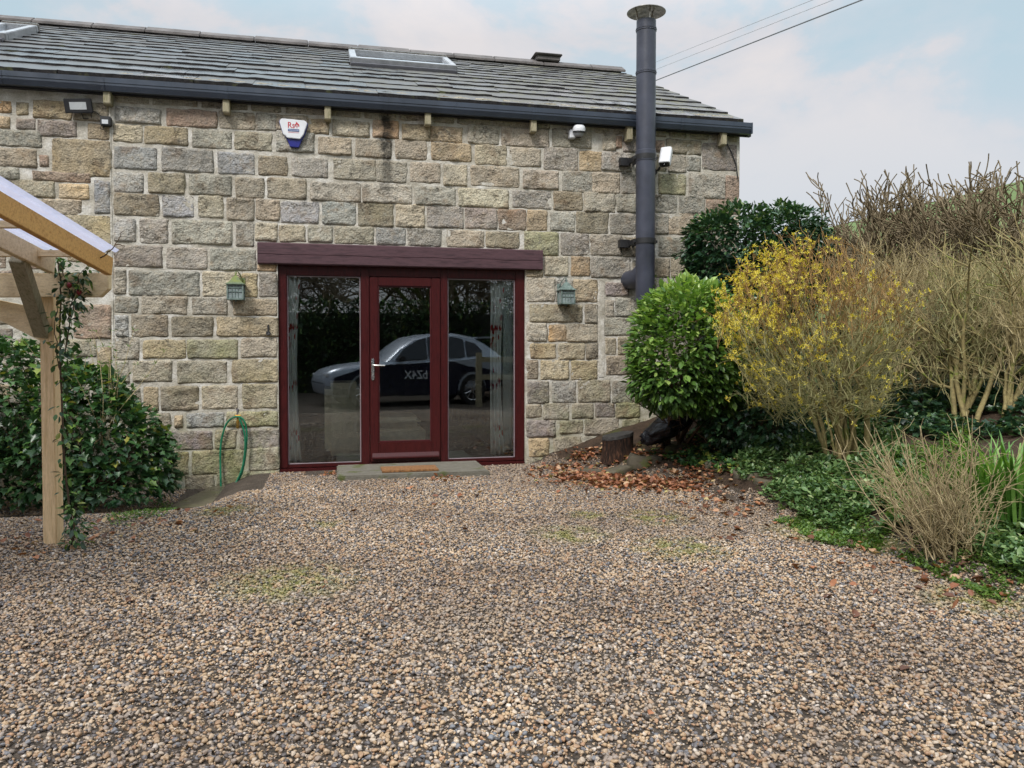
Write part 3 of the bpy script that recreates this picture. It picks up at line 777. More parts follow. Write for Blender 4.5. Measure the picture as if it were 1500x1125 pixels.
# door leaf
dx0, dx1 = m11+.004, m20-.004; dz0, dz1 = OZ0+.04, zt0-.002
gx0_, gx1_ = onY(554.5, 540, FY-.012).x, onY(632, 540, FY-.012).x
gz0_, gz1_ = onY(592, 647, FY-.012).z, onY(592, 419.5, FY-.012).z
DY = FY-.012
db = MB(); db.box(dx0, DY, dz0, gx0_, DY+.07, dz1); db.box(gx1_, DY, dz0, dx1, DY+.07, dz1)
db.box(gx0_, DY+.001, dz0, gx1_, DY+.069, gz0_); db.box(gx0_, DY+.001, gz1_, gx1_, DY+.069, dz1)
door = db.build('door', M['upvc'], barn, bevel=.007)
glazing(gx0_+.001, gx1_-.001, gz0_+.001, gz1_-.001, door, DY+.016, 'glazing_bead')
wb_ = MB(); wb_.prism([(DY, dz0+.10), (DY-.035, dz0+.055), (DY-.035, dz0+.035), (DY, dz0+.035)], dx0+.02, dx1-.02, 'x'); wb_.build('weather_bar', M['upvc'], door, bevel=.004)
hp = onY(546, 541, DY); hb = MB()
hb.prism([(hp.x+.016*math.cos(a)*1.0, hp.z+(.105 if math.sin(a) > 0 else -.105)+.016*math.sin(a)) for a in [2*math.pi*i/16 for i in range(16)]], DY-.012, DY, 'y')
hb.tube([(hp.x, DY-.01, hp.z+.045), (hp.x, DY-.05, hp.z+.045), (hp.x+.02, DY-.058, hp.z+.045), (hp.x+.13, DY-.058, hp.z+.042)], [.010, .010, .010, .0085], 10)
hb.build('handle', simple('satin_chrome', (.72, .71, .69), .25, metal=1.0, var=.05), door, smooth=True)

# --- room behind the glass
rm = MB()
rx0, rx1, ry0, ry1, rz1 = OX0-1.8, OX1+1.2, .46, 5.2, 2.45
rm.add([(rx0, ry0, .02), (rx1, ry0, .02), (rx1, ry1, .02), (rx0, ry1, .02)], [(0, 1, 2, 3)])
rm.build('room_floor', M['roomfloor'], barn)
rm = MB(); a_ = [(rx0, ry0), (rx0, ry1), (rx1, ry1), (rx1, ry0)]
vs = [(x, y, z) for z in (.02, rz1) for x, y in a_]
rm.add(vs, [(0, 4, 5, 1), (1, 5, 6, 2), (2, 6, 7, 3), (4, 7, 6, 5)])
rm.box(rx0, .452, .02, OX0+.0, .459, rz1); rm.box(OX1, .452, .02, rx1, .459, rz1); rm.box(OX0, .452, OZ1+.04, OX1, .459, rz1)
rm.build('room_wall', M['room'], barn)
vb2 = MB(); vb2.box(OX0-.02, FB+.002, OZ0-.06, OX1+.02, .452, OZ0-.03); vb2.build('threshold', M['roomfloor'], barn)
# ================================================================== ground
MOSS = [(onZ(425, 852), .42), (onZ(395, 868), .22), (onZ(960, 760), .3), (onZ(1000, 805), .35), (onZ(835, 785), .3), (onZ(1190, 782), .35), (onZ(330, 750), .25), (onZ(860, 757), .18), (onZ(1290, 800), .3), (onZ(1430, 880), .3), (onZ(480, 770), .15)]
def near_spots(t, spots, base=.0):
    """soft patches round given places, broken up by noise"""
    p = t.pos(); acc = None
    for q, r in spots:
        d = t.n('ShaderNodeVectorMath'); d.operation = 'DISTANCE'; t.l(p, d.inputs[0]); d.inputs[1].default_value = (q.x, q.y, 0)
        f = t.rng(d.outputs['Value'], r*.35, r*1.15, 1, 0)
        acc = f if acc is None else t.math('MAXIMUM', acc, f)
    br = t.rng(t.noise(9, 5, .65), .42, .58)
    return t.math('MULTIPLY', acc, br)
def ground_mat():
    t = NT('gravelly_soil'); n = t.noise(6, 5, .6); v = t.ramp(t.noise(70, 3, .6), [(.3, (.25, .25, .25)), (.7, (.75, .75, .75))])
    a = t.ramp(n, [(.3, (.060, .046, .035)), (.7, (.11, .086, .066))])
    a = t.mix(.35, a, v, 'OVERLAY')
    a = t.mix(t.math('MULTIPLY', near_spots(t, MOSS), .8), a, (.15, .16, .03))
    return t.done(a, .9, t.bump(t.voro(55), 1.0, .02), spec=.3)
def soil_mat():
    t = NT('garden_soil'); n = t.noise(7, 6, .65); n2 = t.noise(45, 5, .7)
    a = t.ramp(n, [(.3, (.035, .024, .017)), (.6, (.085, .056, .038)), (.8, (.13, .085, .05))])
    a = t.mix(t.rng(t.noise(2.6, 5, .6), .56, .68, 0, .7), a, (.085, .10, .03))
    a = t.mix(1.0, a, t.ramp(n2, [(.3, (.6, .6, .6)), (.7, (1.3, 1.3, 1.3))]), 'MULTIPLY')
    return t.done(a, .92, t.bump(n2, 1.0, .03, ), spec=.2)
def field_mat():
    t = NT('pasture'); n = t.noise(.5, 6, .6); n2 = t.noise(9, 6, .7)
    a = t.ramp(n, [(.3, (.10, .15, .055)), (.55, (.14, .20, .075)), (.75, (.18, .21, .09))])
    a = t.mix(.5, a, t.ramp(n2, [(.3, (.06, .10, .035)), (.7, (.19, .25, .10))]))
    return t.done(a, .95, t.bump(n2, 1, .08), spec=.15)
def axis(lo, hi, fa, fb, fine, grow=1.28):
    c = list(np.arange(fa, fb+fine*.5, fine)); s = fine; x = c[-1]
    while x < hi: s *= grow; x = min(x+s, hi); c.append(x)
    s = fine; x = c[0]; L = []
    while x > lo: s *= grow; x = max(x-s, lo); L.append(x)
    return L[::-1]+c
def sheet(name, xs, ys, mat, zoff=0.0, **kw):
    vs = [(x, y, terrain(x, y)+zoff) for y in ys for x in xs]; n = len(xs)
    fs = [(j*n+i, j*n+i+1, (j+1)*n+i+1, (j+1)*n+i) for j in range(len(ys)-1) for i in range(n-1)]
    me = bpy.data.meshes.new(name); me.from_pydata(vs, [], fs); me.materials.append(mat); me.polygons.foreach_set('use_smooth', [True]*len(fs))
    return link(name, me, **kw)
ys_ = axis(-150, 400, -9.5, 2.5, .14)
xs1 = axis(-200, 3.55, -4.5, 3.55, .14)
def gterr(x, y): return terrain(x, y)
# driveway ground, the planted bank, the pasture beyond the dry stone wall
def band(name, fx0, fx1, n, ys, mat, zoff=0.0, **kw):
    vs = []; 
    for y in ys:
        a, b = fx0(y), fx1(y)
        for i in range(n+1):
            x = a+(b-a)*i/n; vs.append((x, y, terrain(x, y)+zoff))
    m = n+1; fs = [(j*m+i, j*m+i+1, (j+1)*m+i+1, (j+1)*m+i) for j in range(len(ys)-1) for i in range(n)]
    me = bpy.data.meshes.new(name); me.from_pydata(vs, [], fs); me.materials.append(mat); me.polygons.foreach_set('use_smooth', [True]*len(fs))
    return link(name, me, **kw)
vs = []; xr = [x for x in xs1]
n = len(xr)
for y in ys_:
    ex = edge_x(y)+.12
    for i, x in enumerate(xr):
        xx = min(x, ex) if i < n-1 else ex
        vs.append((xx, y, terrain(xx, y)))
fs = [(j*n+i, j*n+i+1, (j+1)*n+i+1, (j+1)*n+i) for j in range(len(ys_)-1) for i in range(n-1)]
me = bpy.data.meshes.new('ground'); me.from_pydata(vs, [], fs); me.materials.append(ground_mat()); me.polygons.foreach_set('use_smooth', [True]*len(fs))
ground = link('ground', me, kind='structure')
band('garden_bank', lambda y: edge_x(y)+.10, lambda y: 7.2, 40, axis(-60, 60, -9, 2.5, .14), soil_mat(), kind='structure')
hx = axis(7.16, 140, 7.16, 9, .3, 1.2); hy = axis(-120, 300, -9, 12, .5, 1.2)
sheet('hillside', hx, hy, field_mat(), kind='structure')

# --- gravel: pebbles scattered over the drive
def pebble(sd, ax):
    bm = bmesh.new(); bmesh.ops.create_icosphere(bm, subdivisions=2, radius=.5)
    for v in bm.verts:
        d = v.co.normalized(); k = 1+.28*mnoise.noise(d*1.6+Vector((sd, 0, 0)))+.10*mnoise.noise(d*4+Vector((0, sd, 0)))
        v.co = Vector((d.x*.5*ax[0]*k, d.y*.5*ax[1]*k, d.z*.5*ax[2]*k))
    # a few broken faces
    rs = random.Random(sd)
    for _ in range(7):
        nrm = Vector((rs.gauss(0, 1), rs.gauss(0, 1), rs.gauss(0, .7))).normalized(); lim = .30*rs.uniform(.6, 1.0)
        for v in bm.verts:
            h = v.co.dot(nrm)
            if h > lim: v.co -= nrm*(h-lim)*.85
    bmesh.ops.decimate if False else None
    me = bpy.data.meshes.new('pebble'); bm.to_mesh(me); bm.free(); me.polygons.foreach_set('use_smooth', [True]*len(me.polygons))
    me.materials.append(M['pebble']); return me
def pebble_mat():
    t = NT('gravel_stones'); oi = t.n('ShaderNodeObjectInfo')
    pal = [(.0, (.43, .32, .205)), (.17, (.27, .24, .215)), (.28, (.115, .12, .14)), (.36, (.50, .395, .285)), (.51, (.36, .245, .155)), (.60, (.33, .28, .24)),
           (.67, (.07, .07, .075)), (.72, (.52, .455, .38)), (.80, (.37, .23, .14)), (.85, (.175, .195, .23)), (.92, (.33, .29, .26)), (.975, (.60, .56, .52))]
    a = t.ramp(oi.outputs['Random'], pal, 'CONSTANT')
    n = t.noise(60, 4, .6, vec=t.objc()); n = t.noise(130, 4, .65)
    a = t.mix(1.0, a, t.ramp(n, [(.25, (.66, .65, .64)), (.7, (1.22, 1.2, 1.17))]), 'MULTIPLY')
    # bands where wheels have pressed fines up among the stones
    wet = t.rng(t.noise(.55, 4, .6, sc3=(1, 1.6, 1)), .42, .60, 0, 1)
    a = t.mix(t.math('MULTIPLY', wet, .40), a, (.10, .068, .052))
    a = t.mix(1.0, a, (1.0, .945, .895), 'MULTIPLY')
    big = t.rng(t.noise(.75, 3, .5), .52, .66, 0, .45)
    a = t.mix(big, a, (.25, .195, .15))
    a = t.mix(t.math('MULTIPLY', near_spots(t, MOSS), .75), a, (.20, .20, .045))
    return t.done(a, t.rng(n, .3, .7, .30, .60), t.bump(n, .4, .003), spec=.4)
M['pebble'] = pebble_mat()
pc = bpy.data.collections.new('pebble_kinds')        # sources, not in the scene themselves
for i, ax in enumerate([(1, .8, .5), (1.1, .7, .45), (.9, .85, .6), (1.2, .75, .4), (1, .95, .45), (.85, .7, .62), (1.25, .6, .5), (1, .7, .38)]):
    o = bpy.data.objects.new('pebble', pebble(i*3.3+1, ax)); pc.objects.link(o)
def scatter(name, me_src, coll, density, smin, smax, seed, dist_min=None, tilt=.5, **props):
    ob = link(name, me_src, **props)
    ng = bpy.data.node_groups.new(name, 'GeometryNodeTree')
    ng.interface.new_socket('Geometry', in_out='INPUT', socket_type='NodeSocketGeometry'); ng.interface.new_socket('Geometry', in_out='OUTPUT', socket_type='NodeSocketGeometry')
    N = ng.nodes; L = ng.links
    gi = N.new('NodeGroupInput'); go = N.new('NodeGroupOutput')
    dp = N.new('GeometryNodeDistributePointsOnFaces'); dp.distribute_method = 'RANDOM'; dp.inputs['Density'].default_value = density; dp.inputs['Seed'].default_value = seed
    L.new(gi.outputs[0], dp.inputs['Mesh'])
    ci = N.new('GeometryNodeCollectionInfo'); ci.inputs[0].default_value = coll; ci.inputs['Separate Children'].default_value = True; ci.inputs['Reset Children'].default_value = True
    ip = N.new('GeometryNodeInstanceOnPoints'); ip.inputs['Pick Instance'].default_value = True
    L.new(dp.outputs['Points'], ip.inputs['Points']); L.new(ci.outputs[0], ip.inputs['Instance'])
    rr = N.new('FunctionNodeRandomValue'); rr.data_type = 'FLOAT_VECTOR'; rr.inputs[0].default_value = (-tilt, -tilt, 0); rr.inputs[1].default_value = (tilt, tilt, 6.28); rr.inputs['Seed'].default_value = seed+1
    L.new(rr.outputs[0], ip.inputs['Rotation'])
    rs = N.new('FunctionNodeRandomValue'); rs.data_type = 'FLOAT'; rs.inputs[2].default_value = 0; rs.inputs[3].default_value = 1; rs.inputs['Seed'].default_value = seed+2
    pw = N.new('ShaderNodeMath'); pw.operation = 'POWER'; L.new(rs.outputs[1], pw.inputs[0]); pw.inputs[1].default_value = 2.2
    mr = N.new('ShaderNodeMapRange'); mr.inputs['To Min'].default_value = smin; mr.inputs['To Max'].default_value = smax; L.new(pw.outputs[0], mr.inputs['Value'])
    L.new(mr.outputs[0], ip.inputs['Scale'])
    # small height jitter so the stones lie in layers
    rz = N.new('FunctionNodeRandomValue'); rz.data_type = 'FLOAT_VECTOR'; rz.inputs[0].default_value = (0, 0, -.006); rz.inputs[1].default_value = (0, 0, .011); rz.inputs['Seed'].default_value = seed+3
    tr = N.new('GeometryNodeTranslateInstances'); tr.inputs['Local Space'].default_value = False
    L.new(ip.outputs[0], tr.inputs[0]); L.new(rz.outputs[0], tr.inputs['Translation'])
    L.new(tr.outputs[0], go.inputs[0])
    md = ob.modifiers.new('scatter', 'NODES'); md.node_group = ng
    return ob
def zone(name, inside, cell, x0, x1, y0, y1, zoff=.004):
    vs, fs, ix = [], [], {}
    def vid(i, j):
        if (i, j) not in ix:
            x, y = x0+i*cell, y0+j*cell; ix[i, j] = len(vs); vs.append((x, y, terrain(x, y)+zoff))
        return ix[i, j]
    for i in range(int((x1-x0)/cell)):
        for j in range(int((y1-y0)/cell)):
            if inside(x0+(i+.5)*cell, y0+(j+.5)*cell): fs.append((vid(i, j), vid(i+1, j), vid(i+1, j+1), vid(i, j+1)))
    me = bpy.data.meshes.new(name); me.from_pydata(vs, [], fs); return me

def on_drive(x, y):
    if y > -.03: return False
    if OX0+.3 < x < OX1-.25 and y > -.32 and x < onZ(712, 690).x: return False
    if slab_in(x, y): return False
    d = x-edge_x(y)
    if d > .14+.12*mnoise.noise(Vector((x*3, y*3, 1))): return False
    rel = Vector((x, y, 0))-CAM; f = rel.dot(FWD); s = rel.dot(_rt)
    return f > 1.4 and abs(s) < f*.75+1.2
sx0, sx1 = onZ(244, 742, -.12).x, onZ(392, 730, -.12).x; sy0 = onZ(330, 741, -.12).y
def slab_in(x, y): return sx0+.02 < x < sx1-.02 and y > sy0+.02
scatter('gravel', zone('gravel', on_drive, .07, -5.4, 3.9, -8.6, 0), pc, 6000, .009, .034, 3, kind='stuff', label='mixed brown and blue-grey gravel covering the drive', category='gravel') 

# ================================================================== planting
def clumps(n, fn):
    out = []
    while len(out) < n:
        p = fn()
        if p is not None: out.append(p)
    return out
GREEN_A = [(0, (.03, .065, .02)), (.4, (.095, .19, .04)), (.75, (.22, .36, .08)), (1, (.42, .54, .16))]
GREEN_D = [(0, (.014, .038, .022)), (.5, (.032, .080, .038)), (.85, (.07, .14, .055)), (1, (.15, .22, .07))]
GREEN_I = [(0, (.016, .046, .020)), (.5, (.040, .10, .035)), (.82, (.09, .19, .045)), (.94, (.19, .28, .05)), (1, (.34, .33, .07))]
M['leafA'] = leaf_mat('camellia_leaf', GREEN_A, .30, .22); M['leafD'] = leaf_mat('dark_laurel_leaf', GREEN_D, .32, .15)
M['leafI'] = leaf_mat('ivy_leaf', GREEN_I, .34, .16)
M['leafG'] = leaf_mat('periwinkle_leaf', [(0, (.045, .095, .035)), (.5, (.11, .20, .07)), (.85, (.20, .31, .11)), (1, (.36, .43, .20))], .36, .2)
M['leafM'] = leaf_mat('bright_groundcover_leaf', [(0, (.05, .10, .02)), (.5, (.10, .19, .035)), (1, (.20, .30, .06))], .45, .3)
M['leafL'] = leaf_mat('fallen_leaf', [(0, (.08, .035, .02)), (.4, (.26, .095, .045)), (.75, (.46, .20, .10)), (.93, (.55, .36, .22)), (1, (.44, .38, .14))], .6, .15)
M['blade'] = leaf_mat('green_blade', [(0, (.05, .13, .02)), (.6, (.12, .27, .05)), (1, (.25, .40, .10))], .4, .3)
M['flower'] = leaf_mat('forsythia_petal', [(0, (.55, .41, .04)), (.5, (.70, .56, .08)), (1, (.80, .70, .20))], .55, .4)
M['twigY'] = bark_mat('forsythia_twig', (.42, .27, .11), (.22, .13, .055))
M['stemY'] = bark_mat('olive_stem', (.33, .27, .12), (.15, .12, .06), .25)
M['twigT'] = bark_mat('tan_twig', (.52, .43, .24), (.30, .24, .12))
M['twigG'] = bark_mat('greenish_twig', (.43, .40, .20), (.24, .22, .10), .15)
M['twigD'] = bark_mat('dark_bare_twig', (.27, .215, .135), (.13, .10, .062))
M['trunk'] = bark_mat('mossy_bark', (.16, .11, .07), (.06, .04, .028), .8)
M['dry'] = bark_mat('dry_stem', (.42, .345, .20), (.20, .15, .085))
M['stem'] = bark_mat('brown_stem', (.12, .08, .05), (.05, .035, .025))

def bush(name, label, blobs, n, size, shape, mat, base, seed, grp=None, amp=.18, fr=2.2, stems=9, jitter=.45, droop=-.25, rvtop=None, zmin=None, stem_r=.014, curl=.1, cat='bush', szv=.28):
    b = thing(name, label, cat, base, group=grp)
    P, D = blob_points(blobs, n, seed=seed, amp=amp, fr=fr, zmin=zmin)
    D2 = D.copy(); D2[:, 2] += droop
    rv = np.clip(rng.normal(.45, .22, len(P)), 0, 1)
    # paler leaves on each blob's upper side, darker ones underneath
    if rvtop: rv = np.clip(rv+rvtop*np.clip(D[:, 2], -.5, 1), 0, 1)
    sz = size*np.clip(rng.normal(1, szv, len(P)), .45, 1.7)
    B = np.array(base)
    me = leaves_mesh('foliage', P-B, D2, sz, shape, mat, rv=rv, jitter=jitter, curl=curl)
    link('foliage', me, b, kind='stuff')
    ln = []; rs = random.Random(seed)
    for i in range(stems):
        bl = blobs[i % len(blobs)]
        tgt = np.array([bl[0]+rs.uniform(-.5, .5)*bl[3], bl[1]+rs.uniform(-.5, .5)*bl[4], bl[2]+rs.uniform(-.1, .5)*bl[5]])-B
        st = np.array([rs.uniform(-.12, .12), rs.uniform(-.12, .12), -.08]); L = np.linalg.norm(tgt-st)
        branch_system(st, tgt-st, L*.66, stem_r, 2, ln, (3, 5), .6, .42, .03, .10, 5, .35, rs=rs)
    link('stem', tubes_mesh('stem', ln, M['stem'], 4), b, kind='stuff')
    return b
# bright camellia-like dome
cb_ = onG(985, 652, 6.5, 9.5)
def sph(px, py, t, rx, ry, rz): p = atD(px, py, t); return (p.x, p.y, p.z, rx, ry, rz)
bush('camellia_bush', 'bright glossy green rounded bush between the black flue and the yellow forsythia', [sph(1010, 512, 7.75, .60, .52, .60), sph(985, 548, 7.65, .40, .4, .38), sph(1040, 555, 7.8, .40, .4, .38), sph(1008, 462, 7.75, .43, .4, .34)],
     11500, .072, 'oval', M['leafA'], (cb_.x, cb_.y, cb_.z), 5, amp=.10, rvtop=.38, jitter=.42, droop=-.15, stem_r=.022, zmin=cb_.z+.42)
# dark laurel behind it at the barn corner
p = atD(1095, 440, 9.0); gz_ = terrain(p.x, p.y)
bush('laurel_bush', 'dark blue-green laurel growing against the barn corner', [sph(1085, 370, 8.95, .62, .42, .50), sph(1150, 345, 9.1, .42, .4, .36), sph(1045, 350, 8.85, .28, .3, .26), sph(1120, 420, 8.9, .6, .45, .5), sph(1110, 500, 8.9, .6, .45, .5), sph(1180, 355, 9.3, .25, .3, .22), sph(1060, 400, 8.9, .4, .3, .3)],
     21000, .066, 'oval', M['leafD'], (p.x, p.y, gz_), 21, amp=.27, fr=2.8, rvtop=.25, stem_r=.02, zmin=gz_)
# wispy pale green shoots above the camellia, against the wall
def sprigs(name, label, roots, h, n, mat, lm, lsize, cat='plant', spread=.25, base=None, lshape='oval'):
    b = thing(name, label, cat, base); B = np.array(base); ln, P, D = [], [], []
    for r in roots:
        for _ in range(n):
            q, d = wander(np.array(r)-B, (rnd.gauss(0, spread), rnd.gauss(0, spread), 1), h*rnd.uniform(.5, 1.1), 6, .12)
            ln.append((q, np.linspace(.003, .0012, len(q))))
            for k in range(1, len(q)):
                for _2 in range(3): P.append(q[k]+np.array([rnd.gauss(0, .01), rnd.gauss(0, .01), rnd.gauss(0, .02)])); D.append((rnd.gauss(0, 1), rnd.gauss(0, 1), .5))
    link('stem', tubes_mesh('stem', ln, mat, 3), b, kind='stuff')
    link('foliage', leaves_mesh('foliage', P, D, lsize, lshape, lm, jitter=.2), b, kind='stuff')
q = onY(975, 440, -.25); sprigs('wild_sapling', 'thin pale-leaved shoots rising behind the glossy bush beside the flue', [(q.x, q.y, q.z-.3), (q.x+.25, q.y, q.z-.3)], .62, 6, M['twigG'], M['leafM'], .04, base=(q.x, q.y, q.z-.35))
# dark ivy mass under laurel and forsythia
p = atD(1085, 620, 8.0)
bush('ivy_mound', 'dark ivy mound in the shade between the glossy bush and the forsythia stems', [sph(1095, 600, 7.9, .5, .4, .45), sph(1060, 560, 8.2, .45, .4, .5), sph(1140, 625, 7.6, .4, .35, .22), sph(1175, 560, 8.3, .4, .3, .35)],
     5200, .052, 'ivy', M['leafD'], (p.x, p.y, terrain(p.x, p.y)), 31, amp=.25, fr=3, zmin=terrain(p.x, p.y)-.2, stem_r=.01)
# left ivy hedge behind the pergola post
p = atD(120, 700, 7.1)
bush('ivy_hedge', 'big dark ivy bush behind the pergola post on the left', [sph(25, 600, 7.0, .62, .5, .62), sph(110, 640, 7.0, .55, .5, .62), sph(170, 665, 7.1, .45, .42, .50), sph(205, 692, 7.2, .32, .36, .42), sph(218, 655, 7.3, .18, .25, .16), sph(-60, 590, 7.0, .6, .5, .75), sph(120, 580, 7.1, .36, .4, .26), sph(60, 700, 6.9, .6, .4, .4), sph(-20, 700, 6.9, .6, .4, .4), sph(160, 715, 6.9, .45, .35, .3), sph(-150, 620, 7.0, .7, .5, .8)],
     21000, .058, 'ivy', M['leafI'], (p.x, p.y, 0), 41, amp=.16, fr=3.2, rvtop=.2, jitter=.5, droop=-.5, stems=16, zmin=.0, cat='ivy')
# --- forsythia
def stems_shrub(name, label, base, spec, cat='shrub', group=None):
    """spec: list of (material, lines, partname)"""
    b = thing(name, label, cat, base, group=group); B = np.array(base)
    for mat, lines, pn, k in spec:
        if lines: link(pn, tubes_mesh(pn, [(q-B, r) for q, r in lines], mat, k), b, kind='stuff')
    return b
rs = random.Random(77)
fb_ = onG(1238, 668, 5.5, 8); fz = fb_.z
fc = atD(1190, 480, 6.75)                        # centre of the dome
stem_l, twig_l, twig_o, fl_p, fl_d = [], [], [], [], []
fbv = np.array(fb_)
def dome_hit(th, ph):
    """end point on the clipped dome; th round the axis, ph up"""
    d = np.array([math.cos(th)*math.cos(ph), math.sin(th)*math.cos(ph), math.sin(ph)])
    k = lumpy([d], 3.0, .07, 2)[0]
    z_ = d[2]*(.80 if d[2] > 0 else 1.0)*k; sh = .16*min(0, z_)
    return np.array([fc.x+d[0]*.86*k-sh*_rt.x*1.2, fc.y+d[1]*.78*k+sh*_rt.y, fc.z+.02+z_]), d
for i in range(20):                              # main canes
    th, ph = rs.uniform(0, 2*math.pi), rs.uniform(.0, 1.35)
    e, d = dome_hit(th, ph); s = fbv+np.array([rs.gauss(0, .10), rs.gauss(0, .08), -.05])
    m = s+(e-s)*.5; m[2] += .12; m[:2] = s[:2]+(e[:2]-s[:2])*.32
    t = np.linspace(0, .85, 8)[:, None]; q = (1-t)**2*s+2*t*(1-t)*m+t*t*e
    q[1:] += np.array([[rs.gauss(0, .012) for _ in range(3)] for _ in range(7)])
    stem_l.append((q, np.linspace(rs.uniform(.012, .026), .006, 8)))
    for _ in range(0): pass
def cluster(p, d, L, r, rs, out, forks=3, wob=.22):
    """one forking twig: a wandering axis with short side shoots; returns the tips"""
    q, de = wander(p, d, L, 5, wob, .05, rs); out.append((q, np.linspace(r, r*.45, 6))); tips = [q[-1], q[3]]
    for _ in range(forks):
        k = rs.randint(1, 4); t_ = q[k+1]-q[k]; t_ /= np.linalg.norm(t_)+1e-9
        d2 = t_+np.array([rs.gauss(0, .55) for _ in range(3)])+np.array([0, 0, .25])
        q2, _d = wander(q[k], d2, L*rs.uniform(.3, .7), 4, wob*1.1, .05, rs); out.append((q2, np.linspace(r*.62, r*.35, 5))); tips += [q2[-1], q2[2]]
    return tips
core = np.array([fc.x+.06, fc.y, fc.z-.55])
for i in range(980):
    th, ph = rs.uniform(0, 2*math.pi), math.asin(rs.uniform(-.80, 1))
    e, d = dome_hit(th, ph); f = 1-abs(rs.gauss(0, .26)); f = max(.3, min(1.02, f))
    p = core+(e-core)*f; rad = (e-core)/np.linalg.norm(e-core); L = rs.uniform(.16, .40)
    dd = rad*.85+np.array([0, 0, .36])+np.array([rs.gauss(0, .32) for _ in range(3)]); dd /= np.linalg.norm(dd)
    p = p-dd*L*.85
    tp = cluster(p, dd, L, rs.uniform(.003, .0048), rs, twig_l if e[2]*f+core[2]*(1-f) > fc.z+.12+rs.gauss(0, .2) else twig_o, 4)
    side = (np.array(p)-np.array(fc)).dot(np.array(_rt)); lft = max(0, min(1, (-side+.08)/.70))
    up_ = max(0, min(1, (e[2]-fc.z+.45)/.8)); pr_ = (.06+lft**.8*(.20+.36*up_))*(1 if f > .72 else .25)
    for t_ in tp:
        if rs.random() < pr_*.8:
            for _ in range(rs.randint(1, 4)): fl_p.append(t_+np.array([rs.gauss(0, .014) for _ in range(3)])); fl_d.append(d+np.array([rs.gauss(0, .6) for _ in range(3)]))
_p = atD(1272, 508, 6.75); r0 = np.array((_p.x, _p.y, terrain(_p.x, _p.y))); qx, _ = wander(r0-np.array([0, 0, .05]), (-.10, .05, 1), .62, 6, .05, .0, rs); stem_l.append((qx, np.linspace(.030, .024, 7)))
for k in range(5):
    qq, _ = wander(qx[-1], (rs.gauss(-.15, .35), rs.gauss(0, .3), 1), rs.uniform(.5, .85), 6, .12, .02, rs); stem_l.append((qq, np.linspace(.014, .005, 7)))
    for k2 in range(4): cluster(qq[rs.randint(3, 6)], (rs.gauss(0, .6), rs.gauss(0, .6), 1), rs.uniform(.2, .4), .004, rs, twig_o, 4)
fo = stems_shrub('forsythia', 'clipped forsythia dome in yellow flower on its left side, bare canes to the ground', tuple(fb_), [(M['stemY'], stem_l, 'cane', 5), (M['twigY'], twig_l, 'young_twig', 3), (M['twigG'], twig_o, 'twig', 3)])
P, D = [], []
for a, d in zip(fl_p, fl_d):
    d = np.array(d); d /= np.linalg.norm(d)
    for k in range(4):
        s = np.cross(d, [.3, .5, .8]); s /= np.linalg.norm(s); u = np.cross(d, s); an = k*math.pi/2+.3
        P.append(a-fbv); D.append(s*math.cos(an)+u*math.sin(an)+d*.45)
link('blossom', leaves_mesh('blossom', P, D, np.full(len(P), .021), 'petal', M['flower'], jitter=.12, rv=np.repeat(rng.random(len(P)//4), 4)), fo, kind='stuff')
# --- straggly shrub to the right of it
def thicket(name, label, bases, mats, h, r, lv, kids, ang, k=4, cat='shrub', lean=(0, 0), wob=.1, group=None, up=.06, shrink=.62, seed=1, spread=.3, nst=5, rmin=.0018, nseg=5, th=None):
    rs = random.Random(seed); ln = []
    for b in bases:
        for i in range(nst):
            d = (rs.gauss(lean[0], spread), rs.gauss(lean[1], spread), 1)
            branch_system((b[0]+rs.gauss(0, .05), b[1]+rs.gauss(0, .05), b[2]-.05), d, h*rs.uniform(.4, .55), r*rs.uniform(.6, 1.15), lv, ln, kids, ang, shrink, up, wob, nseg, .3, None, rmin, rs)
    thick = [l for l in ln if l[1][0] > (th or r*.35)]; thin = [l for l in ln if l[1][0] <= (th or r*.35)]
    return stems_shrub(name, label, tuple(bases[0]), [(mats[0], thick, 'stem', 6), (mats[1], thin, 'twig', 3)], cat, group)
def gp(px, t):  # ground point under column px at depth t
    p = atD(px, 508, t); return (p.x, p.y, terrain(p.x, p.y))
